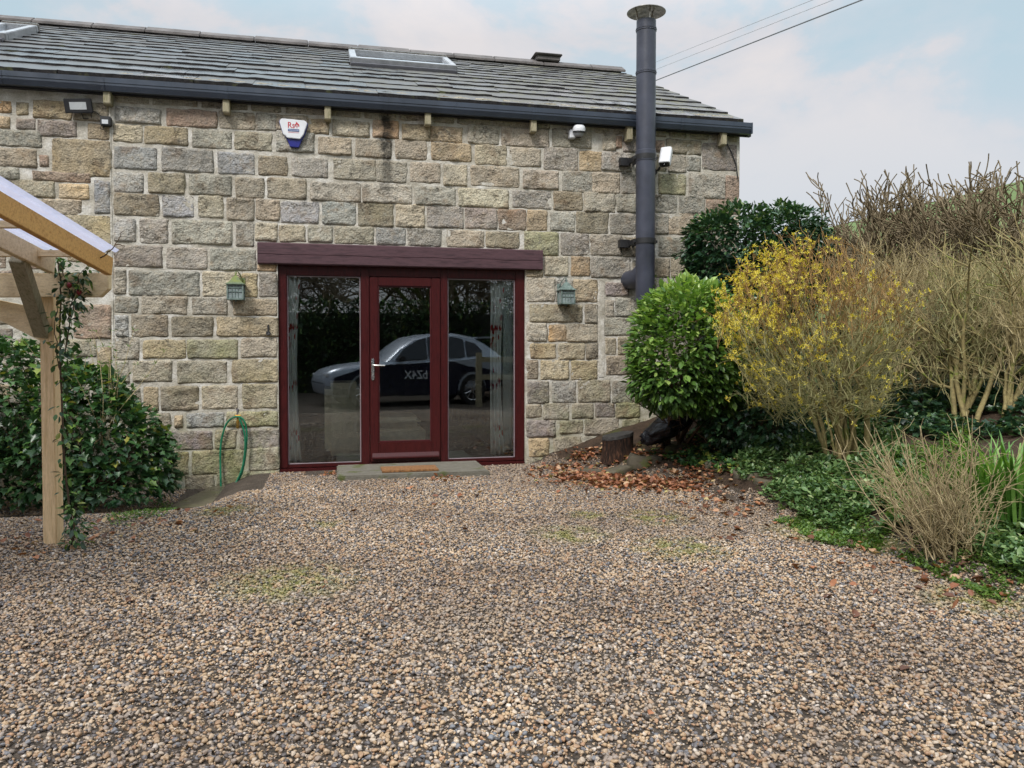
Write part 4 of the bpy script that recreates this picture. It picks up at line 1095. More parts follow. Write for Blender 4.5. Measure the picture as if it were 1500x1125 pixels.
def twig_volume(name, label, base, vols, n, seed, trunks, mats, L=(.2, .5), r=.0042, cat='shrub', ntr=4, tr=.022):
    """a leafless shrub: curved stems from the base into a crown volume filled with forking twigs"""
    rs = random.Random(seed); st, tw = [], []; B = np.array(base)
    cx = np.mean([v[:3] for v in vols], axis=0)
    for k in range(ntr):
        v = vols[k % len(vols)]; e = np.array(v[:3])+np.array([rs.uniform(-.5, .5)*v[3], rs.uniform(-.5, .5)*v[4], rs.uniform(-.1, .7)*v[5]])
        s0 = B+np.array([rs.gauss(0, .07), rs.gauss(0, .07), -.08]); Lk = np.linalg.norm(e-s0)
        q, de = wander(s0, (e-s0)+np.array([0, 0, .35*Lk]), Lk*.62, 6, .10, .0, rs); rr = tr*rs.uniform(.7, 1.15)
        st.append((q, np.linspace(rr, rr*.7, 7)))
        for _ in range(4):
            d = (e-q[-1])/np.linalg.norm(e-q[-1])+np.array([rs.gauss(0, .5), rs.gauss(0, .5), rs.gauss(.15, .3)])
            q2, _d = wander(q[rs.randint(3, 6)], d, Lk*rs.uniform(.35, .6), 6, .16, .02, rs); st.append((q2, np.linspace(rr*.55, rr*.22, 7)))
            for _2 in range(6):
                k2 = rs.randint(1, 5); d2 = (q2[k2+1]-q2[k2])/np.linalg.norm(q2[k2+1]-q2[k2])+np.array([rs.gauss(0, .6) for _3 in range(3)])
                q3, _d = wander(q2[k2], d2, Lk*rs.uniform(.18, .38), 5, .2, .03, rs); st.append((q3, np.linspace(rr*.3, rr*.15, 6)))
    for i in range(n):
        v = vols[rs.randrange(len(vols))]
        d = np.array([rs.gauss(0, 1) for _ in range(3)]); d /= np.linalg.norm(d); f = rs.random()**.45
        k = lumpy([d], seed, .12, 2)[0]
        p = np.array(v[:3])+d*np.array(v[3:])*f*k
        dd = (p-np.array([B[0], B[1], B[2]+.3])); dd /= np.linalg.norm(dd); dd = dd*.6+np.array([0, 0, .4])+np.array([rs.gauss(0, .5) for _ in range(3)])
        dd /= np.linalg.norm(dd); l_ = rs.uniform(*L); cluster(p-dd*l_*.8, dd, l_, r*rs.uniform(.6, 1.15), rs, tw, 4, .26)
    return stems_shrub(name, label, tuple(base), [(mats[0], st, 'stem', 6), (mats[1], tw, 'twig', 3)], cat)
twig_volume('bare_shrub', 'leafless tan twiggy shrub just right of the forsythia', gp(1275, 7.7), [sph(1290, 420, 7.9, .42, .4, .52), sph(1270, 480, 7.8, .4, .4, .5), sph(1320, 408, 8.1, .4, .4, .38)], 300, 12, 4, (M['stemY'], M['twigT']))
twig_volume('arching_shrub', 'leafless shrub with arching pale twigs behind the dry-stemmed one', gp(1345, 8.0), [sph(1365, 430, 8.0, .50, .4, .52), sph(1345, 500, 7.9, .45, .4, .4), sph(1390, 405, 8.4, .42, .4, .28)], 280, 15, 4, (M['stemY'], M['twigT']))
twig_volume('tall_shrub', 'olive-stemmed leafless shrub with several upright trunks near the right edge', gp(1410, 7.1), [sph(1430, 430, 7.4, .50, .4, .55), sph(1420, 500, 7.3, .42, .4, .42), sph(1460, 405, 7.9, .42, .4, .28)], 280, 14, 5, (M['stemY'], M['twigG']), ntr=6, tr=.026)
twig_volume('leaning_shrub', 'tan-barked leafless shrub with two pale trunks at the right edge', gp(1487, 6.9), [sph(1510, 420, 7.1, .42, .4, .55), sph(1495, 480, 6.9, .40, .4, .40), sph(1560, 430, 7.1, .5, .4, .5)], 280, 16, 3, (M['stemY'], M['twigT']), ntr=4, tr=.026)
# mossy leaning trunk
t0 = np.array(gp(1312, 8.7)); t1 = np.array(atD(1352, 505, 9.3)); t2 = np.array(atD(1300, 420, 9.6)); t3 = np.array(atD(1400, 380, 9.8))
ln = [(np.array([t0-[0, 0, .15], t0+(t1-t0)*.3+[0, 0, .03], t0+(t1-t0)*.7, t1]), [.085, .07, .06, .05])]
rs = random.Random(5)
for tg in (t2, t3, np.array(atD(1330, 400, 9.4)), np.array(atD(1290, 470, 9.2))):
    branch_system(t1-(t1-t0)*rs.uniform(0, .3), tg-t1, np.linalg.norm(tg-t1)*.7, .035, 3, ln, (2, 4), .6, .62, .05, .14, 5, .3, rs=rs)
mt = stems_shrub('mossy_tree', 'small old tree with a thick moss-covered trunk leaning right from bare soil', tuple(t0), [(M['trunk'], [l for l in ln if l[1][0] > .012], 'trunk', 8), (M['twigG'], [l for l in ln if l[1][0] <= .012], 'twig', 3)], 'tree')
mP = [t0+(t1-t0)*f+np.array([rs.gauss(0, .05), rs.gauss(0, .05), rs.gauss(0, .04)+.03]) for f in [rs.random() for _ in range(1500)]]
link('moss', leaves_mesh('moss', np.array(mP)-t0, rng.normal(size=(len(mP), 3)), .022, 'narrow', M['leafM']), mt, kind='stuff')
# --- the pruned bare hedge on top of the dry stone wall: one plant after another
hts = [(1232, 12.0, 300), (1262, 11.7, 283), (1292, 11.4, 262), (1322, 11.1, 250), (1352, 10.9, 248), (1385, 10.6, 240), (1415, 10.4, 232), (1447, 10.2, 232), (1478, 10.0, 226), (1508, 9.8, 222), (1545, 9.6, 215), (1205, 12.3, 322)]
HL = ['lowest, beside the laurel', 'second from the laurel', 'third from the laurel', 'fourth from the laurel', 'middle plant left of the crest', 'middle plant over the mossy trunk', 'fifth from the right edge', 'fourth from the right edge', 'third from the right edge', 'second from the right edge', 'cut by the right edge of the photo', 'smallest, against the laurel']
for i, (px, t, top) in enumerate(hts):
    p = atD(px, 508, t); x = 7.45; # stand along the wall line
    u = (px-750)/F_PX; tt = 7.5/(.2239+.9746*u); p = atD(px, 508, tt); z0 = 1.45
    H = (atD(px, top, tt).z-z0)*1.2
    rs = random.Random(200+i); ln = []; B = np.array([p.x, p.y, z0])
    for k in range(5):
        branch_system(B+np.array([rs.gauss(0, .12), rs.gauss(0, .12), -.1]), (rs.gauss(0, .17), rs.gauss(0, .17), 1), H*.46, .030*rs.uniform(.7, 1.1), 3, ln, (2, 4), .62, .60, .07, .22, 5, .35, None, .0078, rs)
    top_z = z0+H*1.02
    ln2 = []
    for q, r in ln:                                # clipped flat by the shears
        m = q[:, 2] <= top_z
        n_ = int(np.argmin(m)) if not m.all() else len(q)
        if n_ >= 2: ln2.append((q[:n_], np.asarray(r)[:n_]))
    stems_shrub('pruned_hedge_plant', 'dark leafless hedge plant on the wall top, '+HL[i], tuple(B), [(M['twigD'], [l for l in ln2 if l[1][0] > .014], 'stem', 5), (M['twigD'], [l for l in ln2 if l[1][0] <= .014], 'twig', 3)], 'hedge plant', 'pruned leafless hedge along the field wall')

# --- dry hydrangea-like shrub, front right
hb_ = gp(1392, 4.75); rs = random.Random(9); ln, P, D = [], [], []
for i in range(90):
    d = (rs.gauss(-.20, .42), rs.gauss(.05, .42), 1); L = rs.uniform(.4, .95)
    q, de = wander(np.array(hb_)+np.array([rs.gauss(0, .09), rs.gauss(0, .09), -.03]), d, L, 6, .10, .03, rs); ln.append((q, np.linspace(.0046, .0022, 7)))
    for _ in range(9):
        a = rs.randint(1, 5); q2, _d = wander(q[a], (q[a+1]-q[a])/np.linalg.norm(q[a+1]-q[a])+np.array([rs.gauss(0, .5), rs.gauss(0, .5), rs.gauss(0, .3)]), rs.uniform(.08, .28), 4, .34, .02, rs); ln.append((q2, np.linspace(.0024, .0011, 5)))
hyd = stems_shrub('dry_stemmed_shrub', 'dense straw-coloured dry-stemmed shrub at the front of the bed on the right', hb_, [(M['dry'], [l for i, l in enumerate(ln) if i % 3], 'stem', 4), (M['twigT'], [l for i, l in enumerate(ln) if i % 3 == 0], 'twig', 3)])
# blade-leaved clump
def blades(name, label, base, n, L, rad, seed):
    rs = random.Random(seed); V, T, RV = [], [], []
    for i in range(n):
        a = rs.uniform(0, 6.28); r = rs.uniform(0, rad); p = np.array([r*math.cos(a), r*math.sin(a), -.02]); ln_ = L*rs.uniform(.6, 1.1)
        d = np.array([math.cos(a)*rs.uniform(.05, .45), math.sin(a)*rs.uniform(.05, .45), 1.0]); d /= np.linalg.norm(d); s = np.array([-math.sin(a+.6), math.cos(a+.6), 0]); w_ = rs.uniform(.009, .016)
        b = len(V); m = 6
        for k in range(m+1):
            f = k/m; c = p+d*ln_*f+np.array([math.cos(a), math.sin(a), -1.0])*(.32*ln_*f**3)*rs.uniform(.8, 1.1); ww = w_*(1-f**2.5)
            V += [c-s*ww, c+s*ww]; RV += [i]*2
        T += [(b+2*k, b+2*k+1, b+2*k+3, b+2*k+2) for k in range(m)]
    o = thing(name, label, 'plant', base); rv = rng.random(n)
    me = raw_mesh('blade', np.array(V), [np.array(T)], M['blade'], rv[np.array(RV)]); link('blade', me, o, kind='stuff'); return o
g1 = gp(1448, 5.0); blades('day_lily_clump', 'upright bright green blade leaves rising behind the dry shrub', g1, 110, .74, .18, 4)
g1 = gp(1490, 4.9); blades('iris_clump', 'broad bright green strap leaves at the right edge of the photo', g1, 130, .78, .22, 6)
# --- ground cover
def cover(name, label, area, n, size, shape, mat, hmax, seed, cat='ground cover', dens=None):
    """creeping plants spread over the bank within a ring of pixel points"""
    rs = random.Random(seed); P, D = [], []
    pts = [onG(*a) for a in area]
    xs = [p.x for p in pts]; ys = [p.y for p in pts]
    def inside(x, y):
        c = False; j = len(pts)-1
        for i in range(len(pts)):
            if (ys[i] > y) != (ys[j] > y) and x < (xs[j]-xs[i])*(y-ys[i])/(ys[j]-ys[i]+1e-9)+xs[i]: c = not c
            j = i
        return c
    tries = 0
    while len(P) < n and tries < n*30:
        tries += 1
        x, y = rs.uniform(min(xs), max(xs)), rs.uniform(min(ys), max(ys))
        if not inside(x, y): continue
        k = mnoise.noise(Vector((x*2.6, y*2.6, seed)))+.5*mnoise.noise(Vector((x*7, y*7, seed)))
        if k < -.22+rs.uniform(-.15, .15): continue
        h = hmax*(.35+max(0, k))*rs.random()**.6
        P.append((x, y, terrain(x, y)+.01+h)); D.append((rs.gauss(0, 1), rs.gauss(0, 1)-.3, rs.uniform(.0, .9)))
    me = leaves_mesh(name, P, D, size*np.clip(rng.normal(1, .3, len(P)), .5, 1.7), shape, mat, jitter=.2)
    o = link(name, me); tag(o, label, cat); o['kind'] = 'stuff'; return o
cover('periwinkle_patch', 'mid green periwinkle spreading under the forsythia', [(1075, 665), (1180, 640), (1310, 640), (1345, 700), (1340, 775), (1250, 800), (1150, 752), (1085, 712)], 14000, .042, 'oval', M['leafG'], .20, 3)
cover('ivy_ground_cover', 'small-leaved ivy on the shaded soil below the glossy bush', [(950, 665), (1090, 610), (1250, 600), (1290, 640), (1130, 660), (1080, 700), (1010, 690)], 2600, .042, 'ivy', M['leafI'], .08, 4)
cover('ivy_at_right_edge', 'dark ivy and periwinkle at the right edge below the strap leaves', [(1420, 700), (1500, 690), (1560, 760), (1560, 860), (1470, 855), (1400, 800)], 6500, .042, 'oval', M['leafG'], .13, 5)
cover('low_weeds', 'bright green weeds along the gravel edge', [(1140, 745), (1250, 760), (1330, 790), (1400, 800), (1500, 850), (1540, 900), (1440, 880), (1300, 815), (1200, 800), (1130, 765)], 4200, .026, 'oval', M['leafM'], .05, 6)
cover('weeds_under_wall', 'patchy undergrowth in front of the dry stone wall', [(1180, 600), (1290, 560), (1500, 570), (1520, 640), (1380, 650), (1260, 625)], 5200, .05, 'ivy', M['leafD'], .16, 8)
cover('pasture_edge_weeds', 'rough green growth between the dry shrub and the periwinkle', [(1270, 690), (1420, 650), (1440, 760), (1380, 790), (1300, 770)], 5200, .034, 'oval', M['leafM'], .16, 9)
# sprigs by hedge foot / slab
cover('hedge_foot_moss', 'bright moss and weeds at the foot of the ivy bush beside the slab', [(150, 760), (235, 735), (262, 745), (240, 765), (170, 775)], 900, .024, 'oval', M['leafM'], .03, 12)
# --- fallen leaves
def litter(name, label, spots, size=.055, up=.012, mat='leafL'):
    P, D, S = [], [], []
    for (px, py, rad, n) in spots:
        c = onG(px, py, 2.2, 10)
        for _ in range(n):
            x, y = c.x+rng.normal()*rad, c.y+rng.normal()*rad*.7
            if y > -.04: y = -.04-rng.random()*.1
            P.append((x, y, terrain(x, y)+up+rng.random()*.03)); D.append((rng.normal(), rng.normal(), rng.normal()*.25))
    S = size*rng.uniform(.6, 1.25, len(P))
    me = leaves_mesh(name, P, D, S, 'litter', M[mat], jitter=.1, fold=.25)
    o = link(name, me); tag(o, label, 'fallen leaves'); o['kind'] = 'stuff'; return o
litter('leaf_litter', 'rusty orange fallen leaves banked up right of the door and round the stump', [(860, 700, .24, 330), (905, 708, .28, 520), (965, 712, .28, 420), (1020, 716, .22, 190), (850, 675, .16, 150), (905, 672, .18, 120), (950, 672, .2, 90), (800, 690, .12, 40), (487, 697, .06, 30), (648, 703, .10, 26), (1060, 735, .2, 40), (1000, 660, .3, 90), (1100, 750, .25, 40)])
litter('scattered_leaves', 'single dead leaves lying about on the gravel and the bed', [(700, 730, 1.0, 26), (1150, 770, .6, 40), (1300, 800, .5, 60), (1420, 830, .4, 50), (1470, 860, .3, 30), (250, 765, .3, 20), (100, 800, .3, 30), (30, 790, .3, 30), (1310, 835, .12, 6), (450, 900, .9, 6), (1200, 950, .5, 3), (1080, 640, .5, 60)])
# ================================================================== stonework in the garden
def boulder(sx, sy, sz, seed, sub=2, amp=.2):
    bm = bmesh.new(); bmesh.ops.create_cube(bm, size=1)
    bmesh.ops.subdivide_edges(bm, edges=bm.edges[:], cuts=3, use_grid_fill=True)
    for v in bm.verts:
        d = v.co.copy(); q = d.normalized()*.62; v.co = d*.72+q*.28
        v.co = Vector((v.co.x*sx, v.co.y*sy, v.co.z*sz))
        k = mnoise.noise_vector(Vector((v.co.x*5+seed, v.co.y*5, v.co.z*5)))*amp*min(sx, sy, sz)*.9
        v.co += k
    me = bpy.data.meshes.new('stone'); bm.to_mesh(me); bm.free(); me.polygons.foreach_set('use_smooth', [True]*len(me.polygons)); return me
def rock_mat(name, c1, c2, moss):
    t = NT(name); n = t.noise(12, 6, .65); oi = t.n('ShaderNodeObjectInfo')
    a = t.ramp(n, [(.3, c2), (.7, c1)])
    a = t.mix(.5, a, t.ramp(oi.outputs['Random'], [(0, (.06, .05, .035)), (1, (.16, .14, .10))]))
    a = t.mix(t.rng(t.noise(5, 5, .6), .6-moss*.3, .7-moss*.25, 0, .85), a, (.075, .09, .02))
    return t.done(a, .9, t.bump(n, .8, .02), spec=.2)
M['edgerock'] = rock_mat('mossy_edging_stone', (.09, .075, .055), (.03, .026, .02), .22)
M['drystone'] = rock_mat('dark_walling_stone', (.17, .16, .13), (.06, .055, .045), .55)
ed = thing('stone_edging', 'line of low mossy stones between the leaf litter and the planted bank', 'edging', (3.2, -1.2, 0)); B = Vector((3.2, -1.2, 0))
rs = random.Random(8)
for (px, py, wx, hz_) in [(945, 690, .34, .13), (992, 686, .30, .15), (1030, 694, .28, .09), (1062, 706, .32, .11), (1096, 718, .30, .11), (1130, 728, .26, .09), (1158, 738, .24, .08), (905, 692, .3, .08), (868, 690, .26, .06), (1010, 672, .30, .10), (955, 675, .26, .09)]:
    c = onZ(px, py, .03); me = boulder(wx, .2, hz_*1.5, px, amp=.35); me.materials.append(M['edgerock'])
    o = link('stone', me, ed, Vector((c.x, c.y, hz_*.18+max(0, terrain(c.x, c.y))*.6))-B); o.rotation_euler = (rs.uniform(-.1, .1), rs.uniform(-.12, .12), rs.uniform(-.4, .3) + (-.9 if px > 1040 else 0))
dw = thing('dry_stone_wall', 'mossy dry stone field wall half hidden behind the leafless shrubs', 'wall', (7.0, -2, .8)); B = Vector((7.0, -2, .8))
rs = random.Random(4); nn = 0; z = .72; dmesh = []
for k in range(9):
    me = boulder(1, 1, 1, k*2.1, amp=.22); me.materials.append(M['drystone']); dmesh.append(me)
k = 0
while z < 1.62:
    h = rs.uniform(.085, .14); y = -5.6
    while y < 2.6:
        L = rs.uniform(.2, .48); vis = nn < 295
        o = link('stone', dmesh[k % 9], dw, Vector((7.02+rs.uniform(-.03, .03)+(.07*(z-.7)), y+L/2, z+h/2))-B); o.scale = (.34, L*1.03, h*1.12); o.rotation_euler = (rs.uniform(-.03, .03), 0, rs.uniform(-.06, .06))
        y += L+.012; k += 1; nn += 1
    z += h
cm = MB(); cm.box(7.05, -30, .3, 7.3, -5.6, 1.5); cm.box(7.10, -5.6, .3, 7.35, 30, 1.55); cm.build('wall_core', simple('wall_hearting', (.05, .045, .035), .95), dw, loc=-B)
print('drystone', nn)
# concrete slab under the tap
b = MB(); b.prism([(sx0, sy0), (sx1-.10, sy0-.02), (sx1, sy0+.12), (sx1, -.03), (sx0+.25, -.03)], -.22, -.118, 'z')
t = NT('wet_mossy_concrete'); n = t.noise(3.5, 5, .6); a = t.ramp(n, [(.3, (.07, .06, .04)), (.55, (.11, .095, .062)), (.75, (.15, .135, .08))]); a = t.mix(t.rng(t.noise(6, 4), .55, .7, 0, .6), a, (.11, .12, .04)); mslab = t.done(a, t.rng(n, .4, .6, .25, .6), t.bump(t.noise(40, 4), .3, .004))
tag(b.build('concrete_slab', mslab, bevel=.008), 'flat wet concrete slab on the ground below the garden tap', 'slab')
# door step slab and mat
p0, p1 = onZ(494, 697, .05), onZ(712, 686, .05)
b = MB(); ys_f = onZ(600, 694, .055).y; b.box(p0.x, ys_f, -.06, p1.x, .008, .055)
tag(b.build('door_step', rock_mat('worn_step_stone', (.22, .21, .185), (.11, .105, .095), .08), bevel=.012), 'low worn grey stone step in front of the glazed door', 'step')
c0, c1 = onZ(559, 689, .07), onZ(642, 687, .07)
b = MB(); my0 = onZ(600, 689.5, .07).y; b.box(c0.x, my0, .057, c1.x, my0+.30, .078)
mm = simple('coir_mat', (.30, .14, .05), .95, bscale=160, bstr=1, bdist=.01, var=.3, vs=40)
tag(b.build('doormat', mm, bevel=.004), 'small orange-brown coir doormat on the stone step', 'doormat')
# loose course below the frame
# ================================================================== things fixed to the wall
def wall_frame(px, py, y=0): return onY(px, py, y)
# alarm box
c = onY(430, 197, -.02); s_ = .0083                 # metres per photo pixel there
k_ = (onY(451, 197, -.02).x-onY(409, 197, -.02).x)/42
al = thing('alarm_box', 'white and cobalt blue burglar alarm box with red Rs lettering high on the wall', 'alarm', (c.x, 0, c.z))
def px2(pts): return [((x-430)*k_, -(y-197)*k_) for x, y in pts]
out = px2([(411, 176), (415, 175.5), (446, 176.5), (450, 178.5), (451.5, 182), (447, 197), (442, 207), (438, 217.5), (425, 217), (421, 206), (414, 196), (409, 180)])
b = MB(); b.prism(out, -.055, -.004, 'y'); b.build('housing', M['blue'], al, bevel=.006)
cov = px2([(411.5, 177), (414, 175.8), (446, 177), (449.5, 179), (450.5, 182), (445, 198.5), (441.5, 203), (440, 205.5), (421, 204.5), (418.5, 201.5), (415.5, 199.5), (410, 181)])
b = MB(); b.prism(cov, -.078, -.056, 'y'); b.build('cover', M['white'], al, bevel=.006)
def text(txt, size, mat, parent, loc, rot=(math.pi/2, 0, 0), ext=.0008, sx=1.0, name='lettering', bold=.0):
    cu = bpy.data.curves.new(name, 'FONT'); cu.body = txt; cu.size = size; cu.align_x = 'CENTER'; cu.extrude = ext; cu.offset = bold
    tmp = bpy.data.objects.new(name, cu); C.objects.link(tmp)
    dg = bpy.context.evaluated_depsgraph_get(); me = bpy.data.meshes.new_from_object(tmp.evaluated_get(dg)); bpy.data.objects.remove(tmp)
    me.materials.clear(); me.materials.append(mat)
    o = link(name, me, parent, loc); o.rotation_euler = rot; o.scale = (sx, 1, 1); return o
RED = simple('red_print', (.48, .015, .03), .4, var=.02); NAVY = simple('navy_print', (.025, .045, .16), .4, var=.02)
text('Rs', 9.0*k_/.72, RED, al, ((427-430)*k_, -.0795, -(189.5-197)*k_), sx=.88, bold=.0004)
b = MB(); b.prism([((x-430)*k_, -(y-197)*k_) for x, y in [(432, 187), (432.6, 183.5), (434.2, 182), (434, 179.5), (436.3, 181.5), (438.6, 184), (439, 187), (437.6, 187), (437, 184.8), (435.3, 183.8), (433.6, 184.8), (433.4, 187)]], -.0800, -.0785, 'y')
b.box((435-430)*k_, -.0800, -(189.8-197)*k_, (435.8-430)*k_, -.0785, -(184.9-197)*k_); b.box((434-430)*k_, -.0803, -(186.6-197)*k_, (436.8-430)*k_, -.0786, -(186-197)*k_)
b.build('emblem', RED, al)
b = MB(); b.box((422.3-430)*k_, -.0800, -(194.7-197)*k_, (438.6-430)*k_, -.0785, -(191-197)*k_); b.build('name_bar', NAVY, al)
b = MB(); b.box((423-430)*k_, -.0806, -(193.4-197)*k_, (438-430)*k_, -.0801, -(192.2-197)*k_); b.build('name_line', simple('pale_print', (.35, .42, .6), .5), al)
b = MB(); b.box((422.5-430)*k_, -.0800, -(196.5-197)*k_, (438.3-430)*k_, -.0785, -(195.8-197)*k_); b.build('phone_line', simple('pink_print', (.6, .25, .3), .5), al)
# wall lanterns
def verdigris(moss):
    t = NT('verdigris_metal'); n = t.noise(30, 5, .65)
    a = t.ramp(n, [(.3, (.07, .10, .09)), (.55, (.16, .21, .19)), (.8, (.27, .33, .30))])
    if moss:
        z = t.xyz(t.objc())[2]; a = t.mix(t.math('MULTIPLY', t.rng(z, .05, .09), t.rng(n, .3, .5, .3, .9)), a, (.17, .20, .045))
    return t.done(a, .75, t.bump(n, .5, .004), .2)
def lantern(px, py, label, moss, hook):
    c = onY(px, py, -.10); q = thing('wall_lantern', label, 'lantern', (c.x, -.10, c.z), group='pair of verdigris lanterns either side of the door')
    k = .0079; W2 = 10.5*k; vm = verdigris(moss)
    b = MB()
    for sx in (-1, 1):
        for sy in (-1, 1): b.box(sx*W2-.006*sx-.006, sy*W2*.9-.006, -.095, sx*W2-.006*sx+.006, sy*W2*.9+.006, .055)
    b.box(-W2, -W2*.9, -.10, W2, W2*.9, -.085); b.box(-W2, -W2*.9, .05, W2, W2*.9, .06)
    for z in (-.02, .02): b.box(-W2+.004, -W2*.9+.001, z, W2-.004, -W2*.9+.007, z+.006)
    for x in (-.03, .0, .03): b.box(x-.003, -W2*.9+.002, -.085, x+.003, -W2*.9+.006, .05)
    b.build('cage', vm, q)
    g = MB(); g.box(-W2+.008, -W2*.9+.009, -.085, W2-.008, W2*.9-.009, .05); g.build('frosted_pane', simple('seeded_grey_glass', (.26, .31, .31), .3, bscale=60, bstr=.6, bdist=.004, var=.2, vs=20), q)
    r_ = MB(); e = W2*1.16
    r_.lathe([(e*1.35, .058), (e*1.36, .066), (e*.95, .085), (e*.62, .115), (e*.34, .145), (.012, .155), (.010, .175), (0, .178)], 4, Matrix.Rotation(math.pi/4, 4, 'Z'))
    r_.build('lantern_roof', vm, q)
    h = MB(); s = hook
    h.tube([(0, 0, .170), (s*.004, 0, .20), (s*.02, .03, .20), (s*.05, .06, .15), (s*.062, .09, .09)], .005, 6); h.tube([(0, .0, .16), (-.012, 0, .18), (0, 0, .205), (.012, 0, .18), (0, 0, .16)], .003, 5)
    h.box(s*.062-.022, .085, .02, s*.062+.022, .10, .14); h.lathe([(.0, -.125), (.01, -.118), (.008, -.10)], 8)
    h.build('bracket', vm, q)
lantern(345.5, 425.5, 'verdigris lantern with a mossy green cap on the wall left of the door', True, 1)
lantern(829.5, 433, 'grey-green lantern with a plain cap on the wall right of the door', False, -1)
# dome camera
c = onY(848, 193, -.10); q = thing('dome_camera', 'white dome security camera under the gutter left of the flue', 'camera', (c.x, -.10, c.z))
b = MB(); b.lathe([(0, .075), (.05, .072), (.068, .055), (.074, .03), (.074, .005), (.068, -.0)], 24, Matrix.Rotation(R(8), 4, 'X')); b.build('housing', M['white'], q, smooth=True)
b = MB(); b.box(-.10, .02, -.07, -.03, .097, .03); b.tube([(-.07, .05, -.02), (-.03, .02, .02), (0, 0, .04)], .030, 10); b.build('bracket', M['white'], q, bevel=.012)
b = MB(); b.lathe([(.071, .004), (.072, -.010), (.066, -.014)], 24, Matrix.Rotation(R(8), 4, 'X')); b.build('dark_ring', M['blackmetal'], q, smooth=True)
b = MB(); b.lathe([(.062, -.008), (.058, -.03), (.045, -.05), (.025, -.062), (0, -.066)], 20, Matrix.Rotation(R(8), 4, 'X')); b.build('lens_dome', simple('smoked_grey_dome', (.32, .33, .36), .12), q, smooth=True)
b = MB(); b.lathe([(.036, -.046), (.028, -.064), (.012, -.072), (0, -.0735)], 16, Matrix.Rotation(R(8), 4, 'X')); b.build('lens', simple('black_lens', (.01, .01, .015), .08), q, smooth=True)
# bullet camera
c = onY(975, 230, -.22); q = thing('bullet_camera', 'white box-shaped bullet security camera right of the flue', 'camera', (c.x, -.22, c.z))
dirv = Vector((-.30, -.40, -.86)).normalized(); Mx = frame_M((0, 0, 0), dirv, (0, 0, 1))
b = MB(); oct_ = [(-.056, -.045), (.056, -.045), (.066, -.030), (.066, .034), (.050, .050), (-.050, .050), (-.066, .034), (-.066, -.030)]
b.prism(oct_, -.115, .115, 'x', Mx); b.build('housing', M['white'], q, bevel=.005)
b = MB(); b.prism([(x*.82, y*.82) for x, y in oct_], .1155, .119, 'x', Mx); b.build('face', simple('dark_face', (.03, .03, .035), .3), q)
b = MB(); b.lathe([(.0, .008), (.024, .008), (.026, 0)], 20, Mx @ Matrix.Translation((.119, 0, -.004)) @ Matrix.Rotation(math.pi/2, 4, 'Y')); b.build('lens', simple('camera_lens', (.01, .01, .02), .05), q, smooth=True)
b = MB(); b.tube([Mx @ Vector((-.02, 0, -.045)), (-.05, .10, -.13), (-.055, .215, -.13)], .014, 8); b.lathe([(.0, 0), (.04, 0), (.04, .014), (0, .014)], 16, Matrix.Translation((-.055, .216, -.13)) @ Matrix.Rotation(math.pi/2, 4, 'X')); b.build('bracket', M['blackmetal'], q)
b = MB(); b.tube([(-.055, .2, -.14), (-.07, .19, -.18), (-.10, .2, -.20), (-.12, .21, -.16)], .004, 6); b.build('cable', M['blackmetal'], q)
# flood light and its sensor
c = onY(115, 155, -.09); q = thing('floodlight', 'slim black LED floodlight with pale lens under the gutter at the left', 'light', (c.x, -.09, c.z)); k = .0073
Mx = Matrix.Rotation(R(14), 4, 'X') @ Matrix.Rotation(R(-4), 4, 'Y')
b = MB(); b.box(-17.5*k, -.018, -9.5*k, 17.5*k, .018, 9.5*k, Mx); b.build('body', M['blackmetal'], q, bevel=.006)
b = MB(); b.box(-10.5*k, -.021, -5*k, 10.5*k, -.0185, 4.8*k, Mx); b.build('lens', simple('pale_led_lens', (.50, .52, .53), .2, var=.05), q)
b = MB(); b.box(-.06, .02, -.02, .06, .09, .0); b.tube([(.02, .02, -.06), (.03, .05, -.11), (.10, .07, -.10), (.10, .05, -.04)], .005, 6); b.build('bracket', M['blackmetal'], q)
c2 = onY(155, 178, -.05); q = thing('light_sensor', 'small black sensor box with a white window on the masonry joint', 'sensor', (c2.x, -.05, c2.z))
b = MB(); b.box(-.05, -.025, -.045, .05, .045, .05); b.build('box', M['blackmetal'], q, bevel=.008)
b = MB(); b.box(-.030, -.029, -.03, .028, -.0255, .012); b.build('window', simple('sensor_window', (.6, .62, .65), .3), q)
b = MB(); b.tube([(-.04, 0, .045), (-.09, .02, .09), (-.17, .0, .11)], .004, 6); b.tube([(-.04, .0, -.04), (-.055, .0, -.075), (-.03, .0, -.085), (-.02, .01, -.05)], .005, 6); b.build('cable', M['blackmetal'], q)
# vine-eye / hook by the door
c = onY(393, 483, -.02); b = MB(); b.tube([(c.x, .0, c.z+.05), (c.x, -.03, c.z+.05), (c.x, -.035, c.z-.02), (c.x+.012, -.05, c.z-.05), (c.x-.012, -.05, c.z-.055)], .009, 8); b.box(c.x-.022, -.05, c.z-.05, c.x+.022, -.02, c.z-.02)
tag(b.build('iron_hook', M['blackmetal'], bevel=.003), 'small black iron hook on the stone left of the door frame', 'hook')
